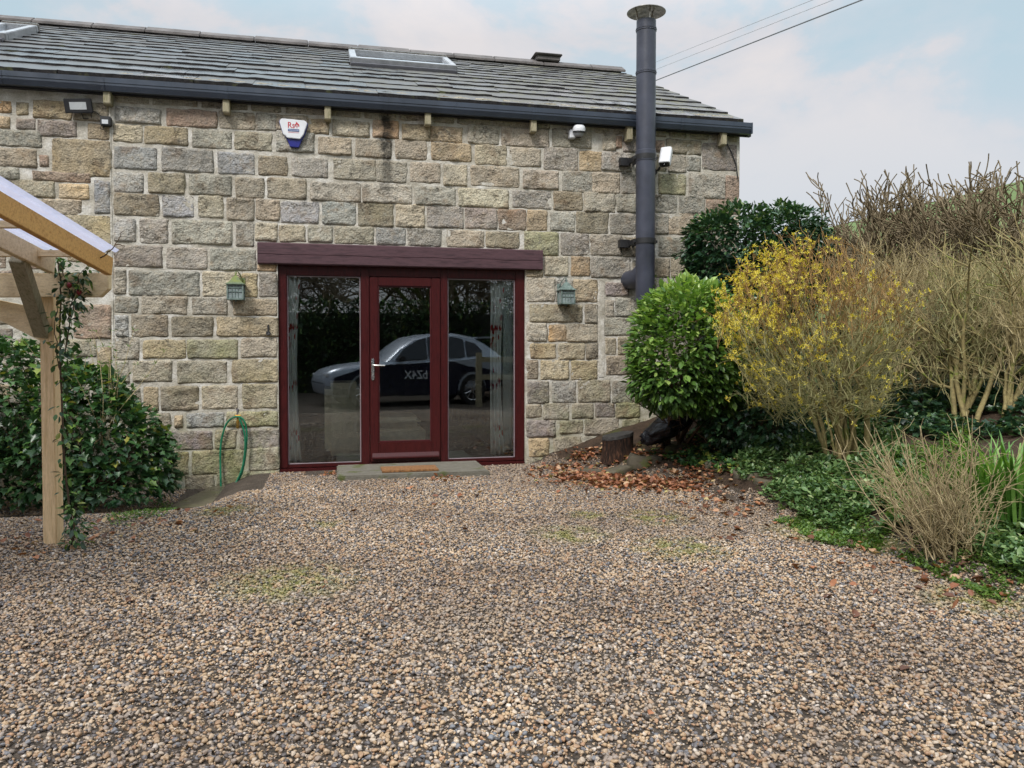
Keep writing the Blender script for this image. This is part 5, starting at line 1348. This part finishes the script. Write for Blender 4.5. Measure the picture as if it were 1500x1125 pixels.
# garden tap and hose
c = onY(348.5, 617, -.05); q = thing('garden_tap', 'brass garden tap on the wall left of the door with a hose looped over it', 'tap', (c.x, 0, c.z))
BR = simple('brass', (.60, .36, .09), .3, metal=.9, var=.2, vs=30)
b = MB(); b.tube([(0, .02, .012), (0, -.05, .012), (0, -.075, .0), (0, -.08, -.045)], [.012, .013, .015, .012], 10); b.lathe([(.016, -.045), (.017, -.062), (.010, -.075), (0, -.076)], 12, Matrix.Translation((0, -.08, 0)))
b.build('spout', BR, q, smooth=True)
b = MB(); b.lathe([(.009, .01), (.009, .045), (.02, .05), (.02, .058), (0, .06)], 10, Matrix.Translation((0, -.05, 0))); b.tube([(-.03, -.05, .062), (.03, -.05, .062)], .007, 8); b.build('tap_handle', BR, q)
b = MB(); b.tube([(-.008, -.01, .06), (-.008, -.01, .13)], .011, 8); b.build('riser', simple('dull_lead_pipe', (.14, .13, .14), .6), q)
HG = simple('green_hose_rubber', (.012, .17, .085), .35, var=.2, vs=10)
def hose(pts, r): 
    P3 = [onY(x, y, yy) for x, y, yy in pts]
    # smooth the path
    for _ in range(2):
        n_ = [P3[0]]
        for a, b_ in zip(P3, P3[1:]): n_ += [a*.75+b_*.25, a*.25+b_*.75]
        P3 = n_+[P3[-1]]
    b = MB(); b.tube(P3, r, 8); return b
b = hose([(324, 724, -.09), (323, 690, -.05), (322.5, 660, -.045), (325, 640, -.05), (331, 620, -.06), (341, 611, -.07), (352, 610, -.07), (360, 619, -.07), (362, 640, -.07), (360, 665, -.06), (356, 690, -.07), (349, 705, -.09), (341, 722, -.12)], .010)
tag(b.build('garden_hose', HG, smooth=True), 'green garden hose hanging in a long loop from the brass tap', 'hose')
b = hose([(338, 722, -.16), (346, 706, -.11), (354, 690, -.09), (358, 670, -.08), (359.5, 650, -.09), (358, 632, -.085), (353, 618, -.085), (350, 613, -.085)], .009)
tag(b.build('hose_end', HG, smooth=True), 'second strand of green hose hanging beside the right half of the loop', 'hose')

# --- flue
fy = -.31; fx = onY(945.5, 300, fy).x; fr_ = .5*(onY(959, 300, fy).x-onY(932.5, 300, fy).x)
zb, zt = onY(945, 436, fy).z, onY(945, 31, fy).z
q = thing('flue_pipe', 'tall black twin-wall stove flue rising past the gutter with a steel rain cap', 'flue', (fx, fy, zb))
zs = [0, onY(945, 234, fy).z-zb, onY(945, 107, fy).z-zb, zt-zb]
b = MB(); b.lathe([(0, 0), (fr_*.98, 0), (fr_, .01), (fr_, zs[1]), (fr_*1.0, zs[2]), (fr_, zs[3]-.09), (fr_*1.0, zs[3]), (fr_*.86, zs[3]), (fr_*.86, zs[3]-.2)], 40); pipe = b.build('pipe', M['flue'], q, smooth=True)
for z in (zs[1], zs[2], zs[3]-.10):
    b = MB(); b.lathe([(fr_+.0005, z-.022), (fr_+.006, z-.018), (fr_+.006, z-.004), (fr_+.010, z), (fr_+.006, z+.004), (fr_+.006, z+.018), (fr_+.0005, z+.022)], 40); b.build('joint_band', M['flue'], pipe, smooth=True)
b = MB(); b.lathe([(fr_+.0005, zs[1]-.0), (fr_+.007, zs[1]+.002), (fr_+.007, zs[1]+.095), (fr_+.0005, zs[1]+.10)], 40); b.build('sleeve', M['flue'], pipe, smooth=True)
for py in (231, 353.5):
    z = onY(945, py, fy).z-zb
    b = MB(); b.lathe([(fr_+.001, z-.03), (fr_+.009, z-.03), (fr_+.009, z+.03), (fr_+.001, z+.03)], 32); b.box(-.05, fr_, z-.03, -.035, -fy+.0, z+.03); b.box(-.22, -fy-.09, z-.045, -.10, -fy+.0, z+.045); b.box(-.12, .04, z-.03, -.09, -fy, z+.03); b.box(-.145, -.01, z-.016, -fr_+.01, .02, z+.016); b.box(fr_-.01, -.01, z-.014, fr_+.035, .018, z+.014)
    b.build('wall_clamp', M['blackmetal'], q)
b = MB(); z1_ = onY(929, 375, -.2).z-zb
b.tube([(0, .02, z1_*.55+.05), (-.03, .12, z1_*.5-.0), (-.06, .20, z1_*.5-.02), (-.07, -fy+.02, z1_*.5-.02)], [fr_*.98, fr_*1.02, fr_*1.02, fr_*1.02], 28); b.build('tee_branch', M['flue'], q, smooth=True)
b = MB(); b.lathe([(fr_*1.05, 0), (fr_*1.05, -.03), (fr_*.9, -.045), (0, -.05)], 32); b.build('drain_cap', M['flue'], q, smooth=True)
ct = onY(946, 19, fy).z-zb; cr_2 = .5*(onY(972.5, 15, fy).x-onY(919.5, 15, fy).x)
b = MB(); b.lathe([(0, ct+.075), (cr_2*.5, ct+.045), (cr_2, ct+.005), (cr_2*1.0, ct), (cr_2*.97, ct+.004), (cr_2*.5, ct+.038), (0, ct+.066)], 40); b.build('rain_cap', M['steel'], q, smooth=True)
b = MB()
for a in (30, 150, 270): b.tube([(fr_*.8*math.cos(R(a)), fr_*.8*math.sin(R(a)), zs[3]-.06), (fr_*1.0*math.cos(R(a)), fr_*1.0*math.sin(R(a)), ct+.035)], .008, 6)
b.build('cap_strut', M['steel'], q)
# hidden cable on the corner
b = MB(); P3 = [onY(1062, 205, -.03), onY(1071, 222, -.03), onY(1078, 240, -.03), onY(1081, 262, -.03)]; b.tube(P3, .007, 6); tag(b.build('wall_cable', M['blackmetal']), 'thin dark cable running down the barn corner', 'cable')
# overhead wires
for (a, b_, r, lb_) in (((955, 120), (1262, 0), .009, 'darkest of the three overhead wires, the lowest'), ((958, 92), (1190, 0), .0034, 'faint overhead wire, uppermost of the three'), ((955, 104), (1220, 0), .0034, 'faint overhead wire between the other two')):
    A = onY(a[0], a[1], 2.5); d = atD(b_[0], b_[1], 7.6)-A; e = A+d*4.0; r *= .8
    pts = [A-d*.02+(e-A)*t+Vector((0, 0, -.9*math.sin(math.pi*t)*0)) for t in (0, .25, .5, .75, 1)]
    m = MB(); m.tube(pts, r, 5); tag(m.build('overhead_wire', simple('grey_wire', (.20, .22, .24) if r > .006 else (.50, .53, .56), .6)), lb_+', crossing the sky beside the flue', 'wire', 'overhead wires behind the flue')

# ================================================================== tree stump and black sack
c = onG(905, 668, 6.5, 9.5); q = thing('tree_stump', 'old sawn tree stump with split reddish bark beside the wall', 'stump', (c.x, c.y, c.z-.03))
b = MB(); k = 30; prof = []
for z, rr in ((-.05, .20), (0, .185), (.1, .172), (.16, .17), (.23, .172)):
    for j in range(k):
        a = 2*math.pi*j/k; r_ = rr*(1+.10*mnoise.noise(Vector((math.cos(a)*2, math.sin(a)*2, 1)))+.07*mnoise.noise(Vector((math.cos(a)*9, math.sin(a)*9, z*1.5))))
        prof.append((r_*math.cos(a), r_*math.sin(a)*.85, z*(1+.0)+(.03*math.cos(a) if z > .2 else 0)))
b.add(prof, [(i*k+j, i*k+(j+1) % k, (i+1)*k+(j+1) % k, (i+1)*k+j) for i in range(4) for j in range(k)])
t = NT('split_bark'); n = t.noise(9, 6, .7, sc3=(7, 7, .8)); a = t.ramp(n, [(.40, (.012, .009, .008)), (.56, (.05, .026, .017)), (.72, (.20, .095, .055))]); mbk = t.done(a, .9, t.bump(n, 1, .03), spec=.2)
b.build('trunk', mbk, q, smooth=True)
b = MB(); b.add([(x*1.02, y*1.02, z+.001) for x, y, z in prof[-k:]]+[(x*1.0, y*1.0, z+.035) for x, y, z in prof[-k:]], [(j, (j+1) % k, k+(j+1) % k, k+j) for j in range(k)]+[tuple(range(k, 2*k))])
b.build('sawn_top', simple('blackened_wood', (.035, .032, .03), .8, bscale=40, bstr=.8, bdist=.01, var=.3, vs=20), q)
PL = simple('black_polythene', (.010, .011, .018), .16, bscale=16, bstr=.7, bdist=.03, var=.3)
c = onG(965, 650, 6.5, 9.5)
q0 = onY(945, 640, -.06); q1 = onY(1010, 590, -.06)
bm = bmesh.new(); bmesh.ops.create_icosphere(bm, subdivisions=4, radius=1)
for v in bm.verts:
    d = v.co.normalized(); kk = 1+.22*mnoise.noise(d*2.2)+.12*mnoise.noise(d*5+Vector((4, 0, 0))); v.co = Vector((d.x*.38*kk, d.y*.15*kk, d.z*.13*kk))
me = bpy.data.meshes.new('plastic_sack'); bm.to_mesh(me); bm.free(); me.polygons.foreach_set('use_smooth', [True]*len(me.polygons)); me.materials.append(PL)
ps = atD(985, 618, 8.35); o = link('plastic_sack', me, None, ps); o.rotation_euler = (0, -R(33), R(-5)); tag(o, 'shiny black plastic sack slumped against the wall behind the stump', 'sack')

# ================================================================== pergola
RT = Vector((_rt.x, _rt.y, 0)); NEAR = -FWD
def PG(lat, dep, z): return Vector((CAM.x, CAM.y, 0))+RT*lat+FWD*dep+Vector((0, 0, z))
T0 = 5.3; O = PG((75-750)/F_PX*T0, T0, 0)
pg = thing('pergola', 'pale timber lean-to pergola with clear corrugated roof at the left edge', 'pergola', tuple(O))
Ml = Matrix.Translation(-O)
def axes(o, xd, zd=(0, 0, 1)): return Matrix.Translation(-O) @ frame_M(o, xd, zd)
lat = lambda px, t=T0: (px-750)/F_PX*t
zB0, zB1 = CAM.z+(HOR-436)/F_PX*T0, CAM.z+(HOR-401.5)/F_PX*T0
# post
b = MB(); b.box(-.046, -.046, -.25, .046, .046, zB1-.002, axes(PG(lat(68), T0+.05, 0), RT)); b.build('post', M['pineV'], pg, bevel=.005)
# beam with a chamfered end
b = MB(); L0, L1 = lat(75)-3.2, lat(166)
b.prism([(L0, zB0), (L1-.06, zB0), (L1, zB0+.055), (L1, zB1), (L0, zB1)], -.024, .024, 'y', axes(PG(0, T0-.03, 0)+Vector((0, 0, 0)), RT)); b.build('beam', M['pine'], pg, bevel=.003)
# brace in the plane of the beam, wide and flat
p0, p1 = lat(0), lat(57)
b = MB(); zz = lambda py: CAM.z+(HOR-py)/F_PX*T0
b.prism([(p0-.32, zB0+.0), (p0-.10, zB0+.0), (p1+.0, zz(452)), (p1+.0, zz(500))], -.02, .02, 'y', axes(PG(0, T0+.05, 0), RT)); b.build('brace', M['pine'], pg, bevel=.003)
# brace towards the camera
A = PG(lat(62), T0-.005, zz(484)); B2 = PG(lat(45, 4.95)-.02, T0-.42, zz(484)+.42)
d_ = (B2-A); b = MB(); b.box(-.04, -.035, -.045, d_.length+.02, .035, .045, axes(A, d_, RT)); b.build('knee_brace', M['oldwood'], pg, bevel=.003)
# rafters rising towards the camera
def rafter(lt, zbot, mat, t_end=5.14, run=2.9, hgt=.118, w_=.042):
    a = PG(lt, t_end, zbot); sl = .19; d = NEAR+Vector((0, 0, sl))
    b = MB(); b.box(0, -w_/2, 0, run, w_/2, hgt, axes(a, d)); b.build('rafter', mat, pg, bevel=.003)
zr = CAM.z+(HOR-405.0)/F_PX*5.2
r1 = lat(170, 5.2)
rafter(r1-.01, zr, M['goldpine'])
for k in range(1, 6): rafter(r1-.385*k, zr+.012, M['pine'])
def rz(dep): return zr+.118+(5.14-dep)*.19
for dep in (4.98, 4.45, 3.9, 3.35, 2.9):
    b = MB(); b.box(r1-2.4, -.024, 0, r1-.03, .024, .040, Matrix.Translation(-O) @ frame_M(PG(0, dep, rz(dep)-.045), RT, (0, 0, 1))); b.build('batten', M['pine'], pg, bevel=.002)
# corrugated clear sheet: ribs run down the slope
nU, nV = 280, 8; vs = []
for j in range(nV+1):
    dep = 5.17-2.75*j/nV
    for i in range(nU+1):
        u = r1+.045-(2.6)*i/nU; zc = rz(dep)+.052+.011*math.sin(u*2*math.pi/.076)+.004*mnoise.noise(Vector((u*3, dep*3, 0)))
        vs.append(tuple(PG(u, dep, zc)-O))
fs = [(j*(nU+1)+i, j*(nU+1)+i+1, (j+1)*(nU+1)+i+1, (j+1)*(nU+1)+i) for j in range(nV) for i in range(nU)]
me = bpy.data.meshes.new('roof_sheet'); me.from_pydata(vs, [], fs)
t = NT('clear_corrugated_plastic'); t.t.nodes.remove(t.b)
tr = t.n('ShaderNodeBsdfTransparent'); tr.inputs[0].default_value = (.80, .82, .95, 1); gl = t.n('ShaderNodeBsdfGlossy'); gl.inputs['Roughness'].default_value = .12
df = t.n('ShaderNodeBsdfTranslucent'); df.inputs[0].default_value = (.56, .59, .76, 1); dd = t.n('ShaderNodeBsdfDiffuse'); dd.inputs[0].default_value = (.74, .76, .92, 1)
m0 = t.n('ShaderNodeMixShader'); m0.inputs[0].default_value = .3; t.l(df.outputs[0], m0.inputs[1]); t.l(dd.outputs[0], m0.inputs[2])
lw = t.n('ShaderNodeFresnel'); lw.inputs[0].default_value = 1.55
m1 = t.n('ShaderNodeMixShader'); m1.inputs[0].default_value = .82; t.l(tr.outputs[0], m1.inputs[1]); t.l(m0.outputs[0], m1.inputs[2])
m2 = t.n('ShaderNodeMixShader'); t.l(t.math('MINIMUM', t.math('MULTIPLY', lw.outputs[0], .5), .16), m2.inputs[0]); t.l(m1.outputs[0], m2.inputs[1]); t.l(gl.outputs[0], m2.inputs[2]); t.l(m2.outputs[0], t.o.inputs[0])
me.materials.append(t.m); me.polygons.foreach_set('use_smooth', [True]*len(fs)); link('roof_sheet', me, pg)
# climbing rose on the post
rb = PG(lat(98), T0-.01, 0); q = thing('climbing_rose', 'thin climbing rose with a few red hips tied up the pergola post', 'climber', tuple(rb)); Bv = np.array(rb)
rs = random.Random(31); ln, P, D = [], [], []
def pth(pts): return [np.array(PG((x-750)/F_PX*t, t, CAM.z+(HOR-y)/F_PX*t)) for x, y, t in pts]
paths = [pth([(104, 800, 5.25), (97, 740, 5.22), (90, 660, 5.22), (89, 580, 5.22), (89, 500, 5.22), (91, 430, 5.22), (90, 402, 5.24), (83, 375, 5.3), (70, 365, 5.35)]),
         pth([(92, 560, 5.2), (84, 520, 5.18), (80, 470, 5.2), (88, 440, 5.2)]), pth([(95, 520, 5.2), (103, 480, 5.18), (105, 450, 5.2), (112, 425, 5.2), (118, 400, 5.2), (131, 388, 5.2)]),
         pth([(100, 470, 5.2), (112, 440, 5.2), (118, 430, 5.2)]), pth([(106, 440, 5.2), (100, 410, 5.2), (88, 385, 5.25)]), pth([(150, 378, 5.0), (165, 368, 5.0), (176, 352, 5.0), (181, 340, 5.0)]), pth([(173, 358, 5.0), (186, 362, 5.0)]),
         pth([(104, 805, 5.2), (106, 770, 5.15), (98, 735, 5.15)])]
for i, pp in enumerate(paths):
    q_ = np.array(pp); tt = np.linspace(0, 1, len(q_)); t2 = np.linspace(0, 1, len(q_)*3); q_ = np.stack([np.interp(t2, tt, q_[:, k]) for k in range(3)], 1)+rng.normal(size=(len(t2), 3))*.004
    ln.append((q_-Bv, np.linspace(.008 if i in (0, 7) else .0045, .0035 if i in (0, 7) else .002, len(t2))))
    if i in (5, 6): continue
    for v in q_:
        for _ in range(11 if v[2] < 1.0 else 5):
            o_ = rng.normal(size=3)*np.array([.03, .03, .03])+np.array(_rt)*.015; P.append(v+o_-Bv); D.append(o_+np.array([0, 0, -.02]))
link('stem', tubes_mesh('stem', ln, M['stem'], 5), q, kind='stuff')
link('foliage', leaves_mesh('foliage', P, D, .058*rng.uniform(.6, 1.15, len(P)), 'oval', M['leafI'], jitter=.02, curl=.15), q, kind='stuff')
for px, py in ((117, 428), (103, 418)):
    c = np.array(pth([(px, py, 5.18)])[0])-Bv; bm = bmesh.new(); bmesh.ops.create_uvsphere(bm, u_segments=10, v_segments=8, radius=.016)
    for v in bm.verts: v.co.z *= 1.25
    me = bpy.data.meshes.new('rose_hip'); bm.to_mesh(me); bm.free(); me.materials.append(simple('hip_red', (.22, .012, .02), .4)); me.polygons.foreach_set('use_smooth', [True]*len(me.polygons)); link('rose_hip', me, q, tuple(c))
# spiky thin shrub between post and wall
p = PG(lat(150, 6.9), 6.9, 0); rs = random.Random(6); ln = []; P, D = [], []
for i in range(12):
    q_, d = wander((p.x+rs.gauss(0, .08), p.y+rs.gauss(0, .08), .5), (rs.gauss(.1, .3), rs.gauss(0, .25), 1), rs.uniform(.75, 1.05), 7, .1, .01, rs); ln.append((q_, np.linspace(.005, .0018, 8)))
    for k in range(3, 8):
        for _ in range(4): P.append(q_[k]); D.append((rs.gauss(0, 1), rs.gauss(0, 1), .6))
b_ = (p.x, p.y, 0); sh = stems_shrub('berberis_shoots', 'thin arching shoots with narrow leaves above the ivy bush', b_, [(M['twigT'], ln, 'stem', 3)], 'plant')
link('foliage', leaves_mesh('foliage', np.array(P)-np.array(b_), D, .045, 'narrow', M['leafM'], jitter=.3), sh, kind='stuff')

# ================================================================== inside the room
FAB = simple('beige_upholstery', (.80, .69, .53), .95, bscale=90, bstr=.4, bdist=.002, var=.1, vs=12)
sx = onY(588, 620, .60); q = thing('sofa', 'beige fabric sofa seen through the glazed door', 'sofa', (sx.x, .60, .02))
def cush(name, x0, y0, z0, x1, y1, z1, par, mat, bev=.05): b = MB(); b.box(x0, y0, z0, x1, y1, z1); return b.build(name, mat, par, bevel=bev, smooth=True)
xl = onY(478, 620  ,.60).x-sx.x; xr_ = onY(624, 620  ,.60).x-sx.x; zt1 = onY(590, 611, .60).z-.02; zt2 = onY(590, 624.5, .60).z-.02; zt3 = onY(590, 647, .60).z-.02
cush('base', xl, 0, .05, xr_, .8, zt2-.002, q, FAB, .06); cush('seat_cushion', onY(548, 620  ,.60).x-sx.x, -.03, zt2, xr_-.06, .75, zt1, q, FAB, .045)
cush('armrest', xl-.02, -.02, .06, xl+.42, .82, onY(500, 560, .60).z-.03, q, FAB, .07)
t = NT('printed_curtain'); p_ = t.objc(); v = t.voro(9, vec=p_); z = t.xyz(p_)[2]
cl = t.math('MULTIPLY', t.rng(v, .42, .30), t.rng(t.noise(2.3, 2, vec=p_), .48, .54)); a = t.mix(cl, (.92, .91, .90), (.52, .04, .05)); MCUR = t.done(a, .85)
def curtain(px0, px1, ytop, ybot, y, label, n=5):
    xa, xb = onY(px0, 540, y).x, onY(px1, 540, y).x; z0, z1 = OZ0+.06, OZ1-.12; vs = []; nx, nz = 40, 16
    for j in range(nz+1):
        v_ = j/nz
        for i in range(nx+1):
            u = i/nx; wv = 1-.25*math.sin(v_*3.14)
            vs.append(((xb-xa)*(u*wv), .035*math.sin(u*n*2*math.pi+.6*math.sin(v_*4)), z0+(z1-z0)*v_))
    fs = [(j*(nx+1)+i, j*(nx+1)+i+1, (j+1)*(nx+1)+i+1, (j+1)*(nx+1)+i) for j in range(nz) for i in range(nx)]
    me = bpy.data.meshes.new('curtain'); me.from_pydata(vs, [], fs); me.materials.append(MCUR); me.polygons.foreach_set('use_smooth', [True]*len(fs))
    o = link('curtain', me, None, (xa, y, 0)); sm = o.modifiers.new('thick', 'SOLIDIFY'); sm.thickness = .004; tag(o, label, 'curtain'); return o
curtain(419, 441, 404, 679, .135, 'white curtain with red print hanging inside the left pane', 3)
curtain(719, 739, 404, 668, .15, 'white curtain with red print bunched beside the blind in the right pane', 3)
xa, xb = onY(736, 540, .16).x, onY(752, 540, .16).x; b = MB()
for k in range(7): x = xa+(xb-xa)*(k+.5)/7; b.box(x-.0015, .14, OZ0+.10, x+.0015, .20, OZ1-.12)
b.box(xa+.004, .150, OZ0+.105, xb-.004, .158, OZ1-.13)
b.build('vertical_blind', simple('grey_white_blind', (.56, .58, .58), .7, var=.1, vs=3), None); bo = bpy.data.objects['vertical_blind']; tag(bo, 'pale grey vertical blind drawn to the right end of the right pane', 'blind')
b = MB(); b.box(xa+.035, .125, OZ0+.085, xb-.004, .205, OZ0+.115); tag(b.build('door_stop', M['blackmetal']), 'small dark block at the foot of the blind', 'block')

# ================================================================== behind the camera, seen in the glass
def car():
    ax = Vector((3.2, -10.2, 0)); bx = Vector((.5, -9.55, 0)); d = (bx-ax).normalized(); th = math.atan2(-d.y, -d.x)  # local +x points to the tail
    q = thing('parked_car', 'silver crossover with dark lower doors and bZ4X lettering, reflected in the glazing', 'car', tuple(bx), th); q.scale = (.93, .93, 1.03)
    SV = NT('silver_blue_paint'); SVm = SV.done((.34, .38, .45), .28, None, .3); DK = simple('dark_navy_wrap', (.008, .010, .028), .22, var=.1)
    GLS = simple('car_glass', (.015, .02, .03), .06, var=.05); TY = simple('tyre_rubber', (.02, .02, .02), .85); RM = simple('alloy', (.6, .6, .62), .3, metal=.9); PLA = simple('black_trim', (.015, .015, .016), .6)
    WB = 2.8; W = .92; X0, X1 = -.92, WB+.95
    # stations: x, z_bottom, z_belt (shoulder), half width
    st = [(X0, .42, .62, .55), (X0+.06, .30, .70, .72), (X0+.22, .24, .80, .85), (X0+.5, .22, .88, .90), (0, .22, .93, .92), (.45, .22, .97, .92), (.9, .22, 1.0, .92), (1.4, .22, 1.02, .92), (2.0, .22, 1.04, .92), (2.5, .22, 1.07, .93), (WB, .24, 1.10, .93), (WB+.5, .28, 1.12, .90), (WB+.8, .34, 1.10, .84), (X1, .45, 1.02, .72)]
    V, F = [], []; m = 12
    for x, zb_, zs_, hw in st:
        ring = [(-hw*.85, zb_), (-hw, zb_+.12), (-hw*1.0, (zb_+zs_)/2), (-hw*.97, zs_-.06), (-hw*.90, zs_), (-hw*.4, zs_+.03), (hw*.4, zs_+.03), (hw*.90, zs_), (hw*.97, zs_-.06), (hw, (zb_+zs_)/2), (hw, zb_+.12), (hw*.85, zb_)]
        V += [(x, y, z) for y, z in ring]
    for i in range(len(st)-1):
        for j in range(m): F.append((i*m+j, i*m+(j+1) % m, (i+1)*m+(j+1) % m, (i+1)*m+j))
    F += [tuple(range(m))[::-1], tuple((len(st)-1)*m+j for j in range(m))]
    b = MB(); b.add(V, F); b.build('body', SVm, q, smooth=True)
    # dark lower panels on both flanks
    for s in (-1, 1):
        b = MB(); y0, y1 = s*(W-.01), s*(W+.012)
        for xa_, xb_ in ((-.55, .38*1+.02), (.42, WB-.42), (WB-.38+.76*0, WB+.8)):
            pass
        arch = lambda cx, r_: [(cx+r_*math.cos(R(a)), .34+r_*math.sin(R(a))) for a in range(180, -1, -15)]
        poly = [(X0+.16, .30), (-.40, .28)]+arch(0, .40)+[(.42, .24), (WB-.42, .24)]+arch(WB, .40)+[(WB+.42, .30), (WB+.86, .40), (WB+.80, .66), (WB+.45, .80), (WB-.1, .86), (WB-.45, .97), (1.9, .97), (.9, .93), (.5, .90), (-.1, .84), (X0+.2, .66)]
        b.prism(poly, min(y0, y1), max(y0, y1), 'y'); b.build('lower_panel', DK, q, bevel=.01)
    # cabin
    cs = [(.55, 1.00, .98, .80), (.95, 1.30, 1.0, .72), (1.35, 1.52, 1.02, .66), (1.8, 1.60, 1.04, .64), (2.4, 1.61, 1.06, .64), (2.9, 1.55, 1.08, .64), (3.3, 1.40, 1.10, .66), (WB+.86, 1.14, 1.10, .74)]
    V, F = [], []
    for x, zt_, zb_, hw in cs:
        ht = hw if zt_ > zb_+.1 else .84
        V += [(x, -.86, zb_-.03), (x, -ht, zt_-.05), (x, -ht*.8, zt_), (x, ht*.8, zt_), (x, ht, zt_-.05), (x, .86, zb_-.03)]
    for i in range(len(cs)-1):
        for j in range(5): F.append((i*6+j, i*6+j+1, (i+1)*6+j+1, (i+1)*6+j))
    b = MB(); b.add(V, F); b.build('roof', SVm, q, smooth=True)
    for s in (-1, 1):
        for (poly) in ([(.78, 1.03), (1.02, 1.27), (1.40, 1.47), (1.62, 1.52), (1.62, 1.05)], [(1.68, 1.05), (1.68, 1.53), (2.35, 1.53), (2.62, 1.48), (2.62, 1.08)], [(2.68, 1.09), (2.68, 1.46), (2.95, 1.38), (3.12, 1.22), (3.05, 1.11)]):
            b = MB(); vs = []
            for k in (0, 1):
                for x, z in poly:
                    f = (z-1.05)/.55; yy = .86+(.655-.86)*f+.012+.014*k; vs.append((x, s*yy, z))
            n_ = len(poly); b.add(vs, [tuple(range(n_)), tuple(range(2*n_-1, n_-1, -1))]+[(i, i+n_, (i+1) % n_+n_, (i+1) % n_) for i in range(n_)]); b.build('side_window', GLS, q)
        b = MB(); b.box(.82, s*.92-(.0 if s > 0 else .2), 1.0, .98, s*.92+(.2 if s > 0 else 0), 1.12); b.build('wing_mirror', PLA, q, bevel=.03)
        b = MB(); b.box(X0+.05, s*.60-.14, .66, X0+.32, s*.60+.14, .74); b.build('headlight', simple('lamp_lens', (.7, .72, .75), .1), q, bevel=.02)
        for cx in (0, WB):
            wh = MB(); Mw = Matrix.Translation((cx, s*.86, .34)) @ Matrix.Rotation(math.pi/2, 4, 'X')
            wh.lathe([(.24, -.10), (.34, -.10), (.355, -.08), (.355, .08), (.34, .10), (.24, .10)], 36, Mw); w_o = wh.build('wheel', TY, q, smooth=True)
            r_ = MB()
            for a in range(0, 360, 72):
                for da in (-11, 11):
                    a1, a2 = R(a+da*.5), R(a+da*1.3); p0_, p1_ = Vector((.05*math.cos(a1), .05*math.sin(a1), -s*.095)), Vector((.235*math.cos(a2), .235*math.sin(a2), -s*.085)); r_.tube([Mw @ p0_, Mw @ p1_], .014, 5)
            r_.lathe([(.0, -s*.1), (.05, -s*.1), (.05, -s*.07)], 12, Mw); r_.lathe([(.225, -s*.085), (.245, -s*.1), (.25, -s*.07)], 30, Mw); r_.build('rim', RM, w_o)
            r_ = MB(); r_.lathe([(0, -s*.02), (.24, -s*.02)], 24, Mw); r_.build('hub_well', TY, w_o)
    b = MB(); b.box(3.05, -.62, 1.50, 3.50, .62, 1.545); b.build('spoiler', SVm, q, bevel=.015)
    LT = simple('silver_lettering', (.55, .58, .62), .4)
    text('bZ4X', .26, LT, q, (1.30, W+.020, .60), (math.pi/2, 0, math.pi), .001, bold=.004)
car()
def wood_post(px, w_, h, label, yy):
    # a gate post whose mirror image stands at column px
    u = (px-750)/F_PX; tv = (-yy-CAM.y)/(FWD.y+u*_rt.y); x = tv*(FWD.x+u*_rt.x)
    b = MB(); b.box(x-w_/2, yy-w_/2, -.05, x+w_/2, yy+w_/2, h); b.box(x+w_/2, yy-.03, h-.22, x+1.9, yy+.03, h-.10); b.box(x+w_/2, yy-.03, h-.62, x+1.9, yy+.03, h-.50)
    tag(b.build('gate_post', M['oldwood'], bevel=.01), label, 'gate post')
wood_post(703, .13, 1.22, 'weathered wooden gate post with two rails reflected in the right pane', -8.6)
# hedge and leafless trees that the glass mirrors
P, D = [], []; n_ = 26000
xx = rng.uniform(-12, 16, n_); zz_ = rng.random(n_)**.8*2.75; 
ym = np.array([-14.6+.7*mnoise.noise(Vector((x*.5, 0, z*.7)))+.3*mnoise.noise(Vector((x*1.7, 5, z*1.7))) for x, z in zip(xx, zz_)])
P = np.stack([xx, ym+rng.normal(size=n_)*.12, zz_], 1); D = np.stack([rng.normal(size=n_)*.5, np.ones(n_), rng.normal(size=n_)*.5-.3], 1)
hd = thing('boundary_hedge', 'tall dark evergreen hedge across the drive, mirrored in the glazing', 'hedge', (2, -14.6, 0))
link('foliage', leaves_mesh('foliage', P-np.array([2, -14.6, 0]), D, .15, 'oval', M['leafI'], jitter=.5), hd, kind='stuff')
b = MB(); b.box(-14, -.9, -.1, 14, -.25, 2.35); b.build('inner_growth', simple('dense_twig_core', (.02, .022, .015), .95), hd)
for i, (x, y, h) in enumerate([(-4.5, -16.5, 7.5), (-1.8, -16.0, 8.5), (.6, -17.0, 7.8), (2.6, -16.2, 9), (4.8, -16.8, 8), (7.4, -16.3, 8.6), (10.5, -17.2, 9), (-8, -17, 8.5)]):
    rs = random.Random(60+i); ln = []
    branch_system((0, 0, -.1), (rs.gauss(0, .08), rs.gauss(0, .08), 1), h*.42, .17, 4, ln, (4, 6), .75, .66, .03, .12, 6, .35, None, .012, rs)
    q = thing('bare_tree', 'leafless tree behind the hedge: '+['second from the left', 'third from the left end', 'slender one left of middle', 'tallest near the middle', 'right of the middle', 'third from the right end', 'last one on the far right', 'last one on the far left'][i]+', mirrored', 'tree', (x, y, 0), group='leafless trees behind the drive')
    link('trunk', tubes_mesh('trunk', [l for l in ln if l[1][0] > .05], M['trunk'], 8), q); link('crown', tubes_mesh('crown', [l for l in ln if l[1][0] <= .05], M['twigD'], 3), q, kind='stuff')
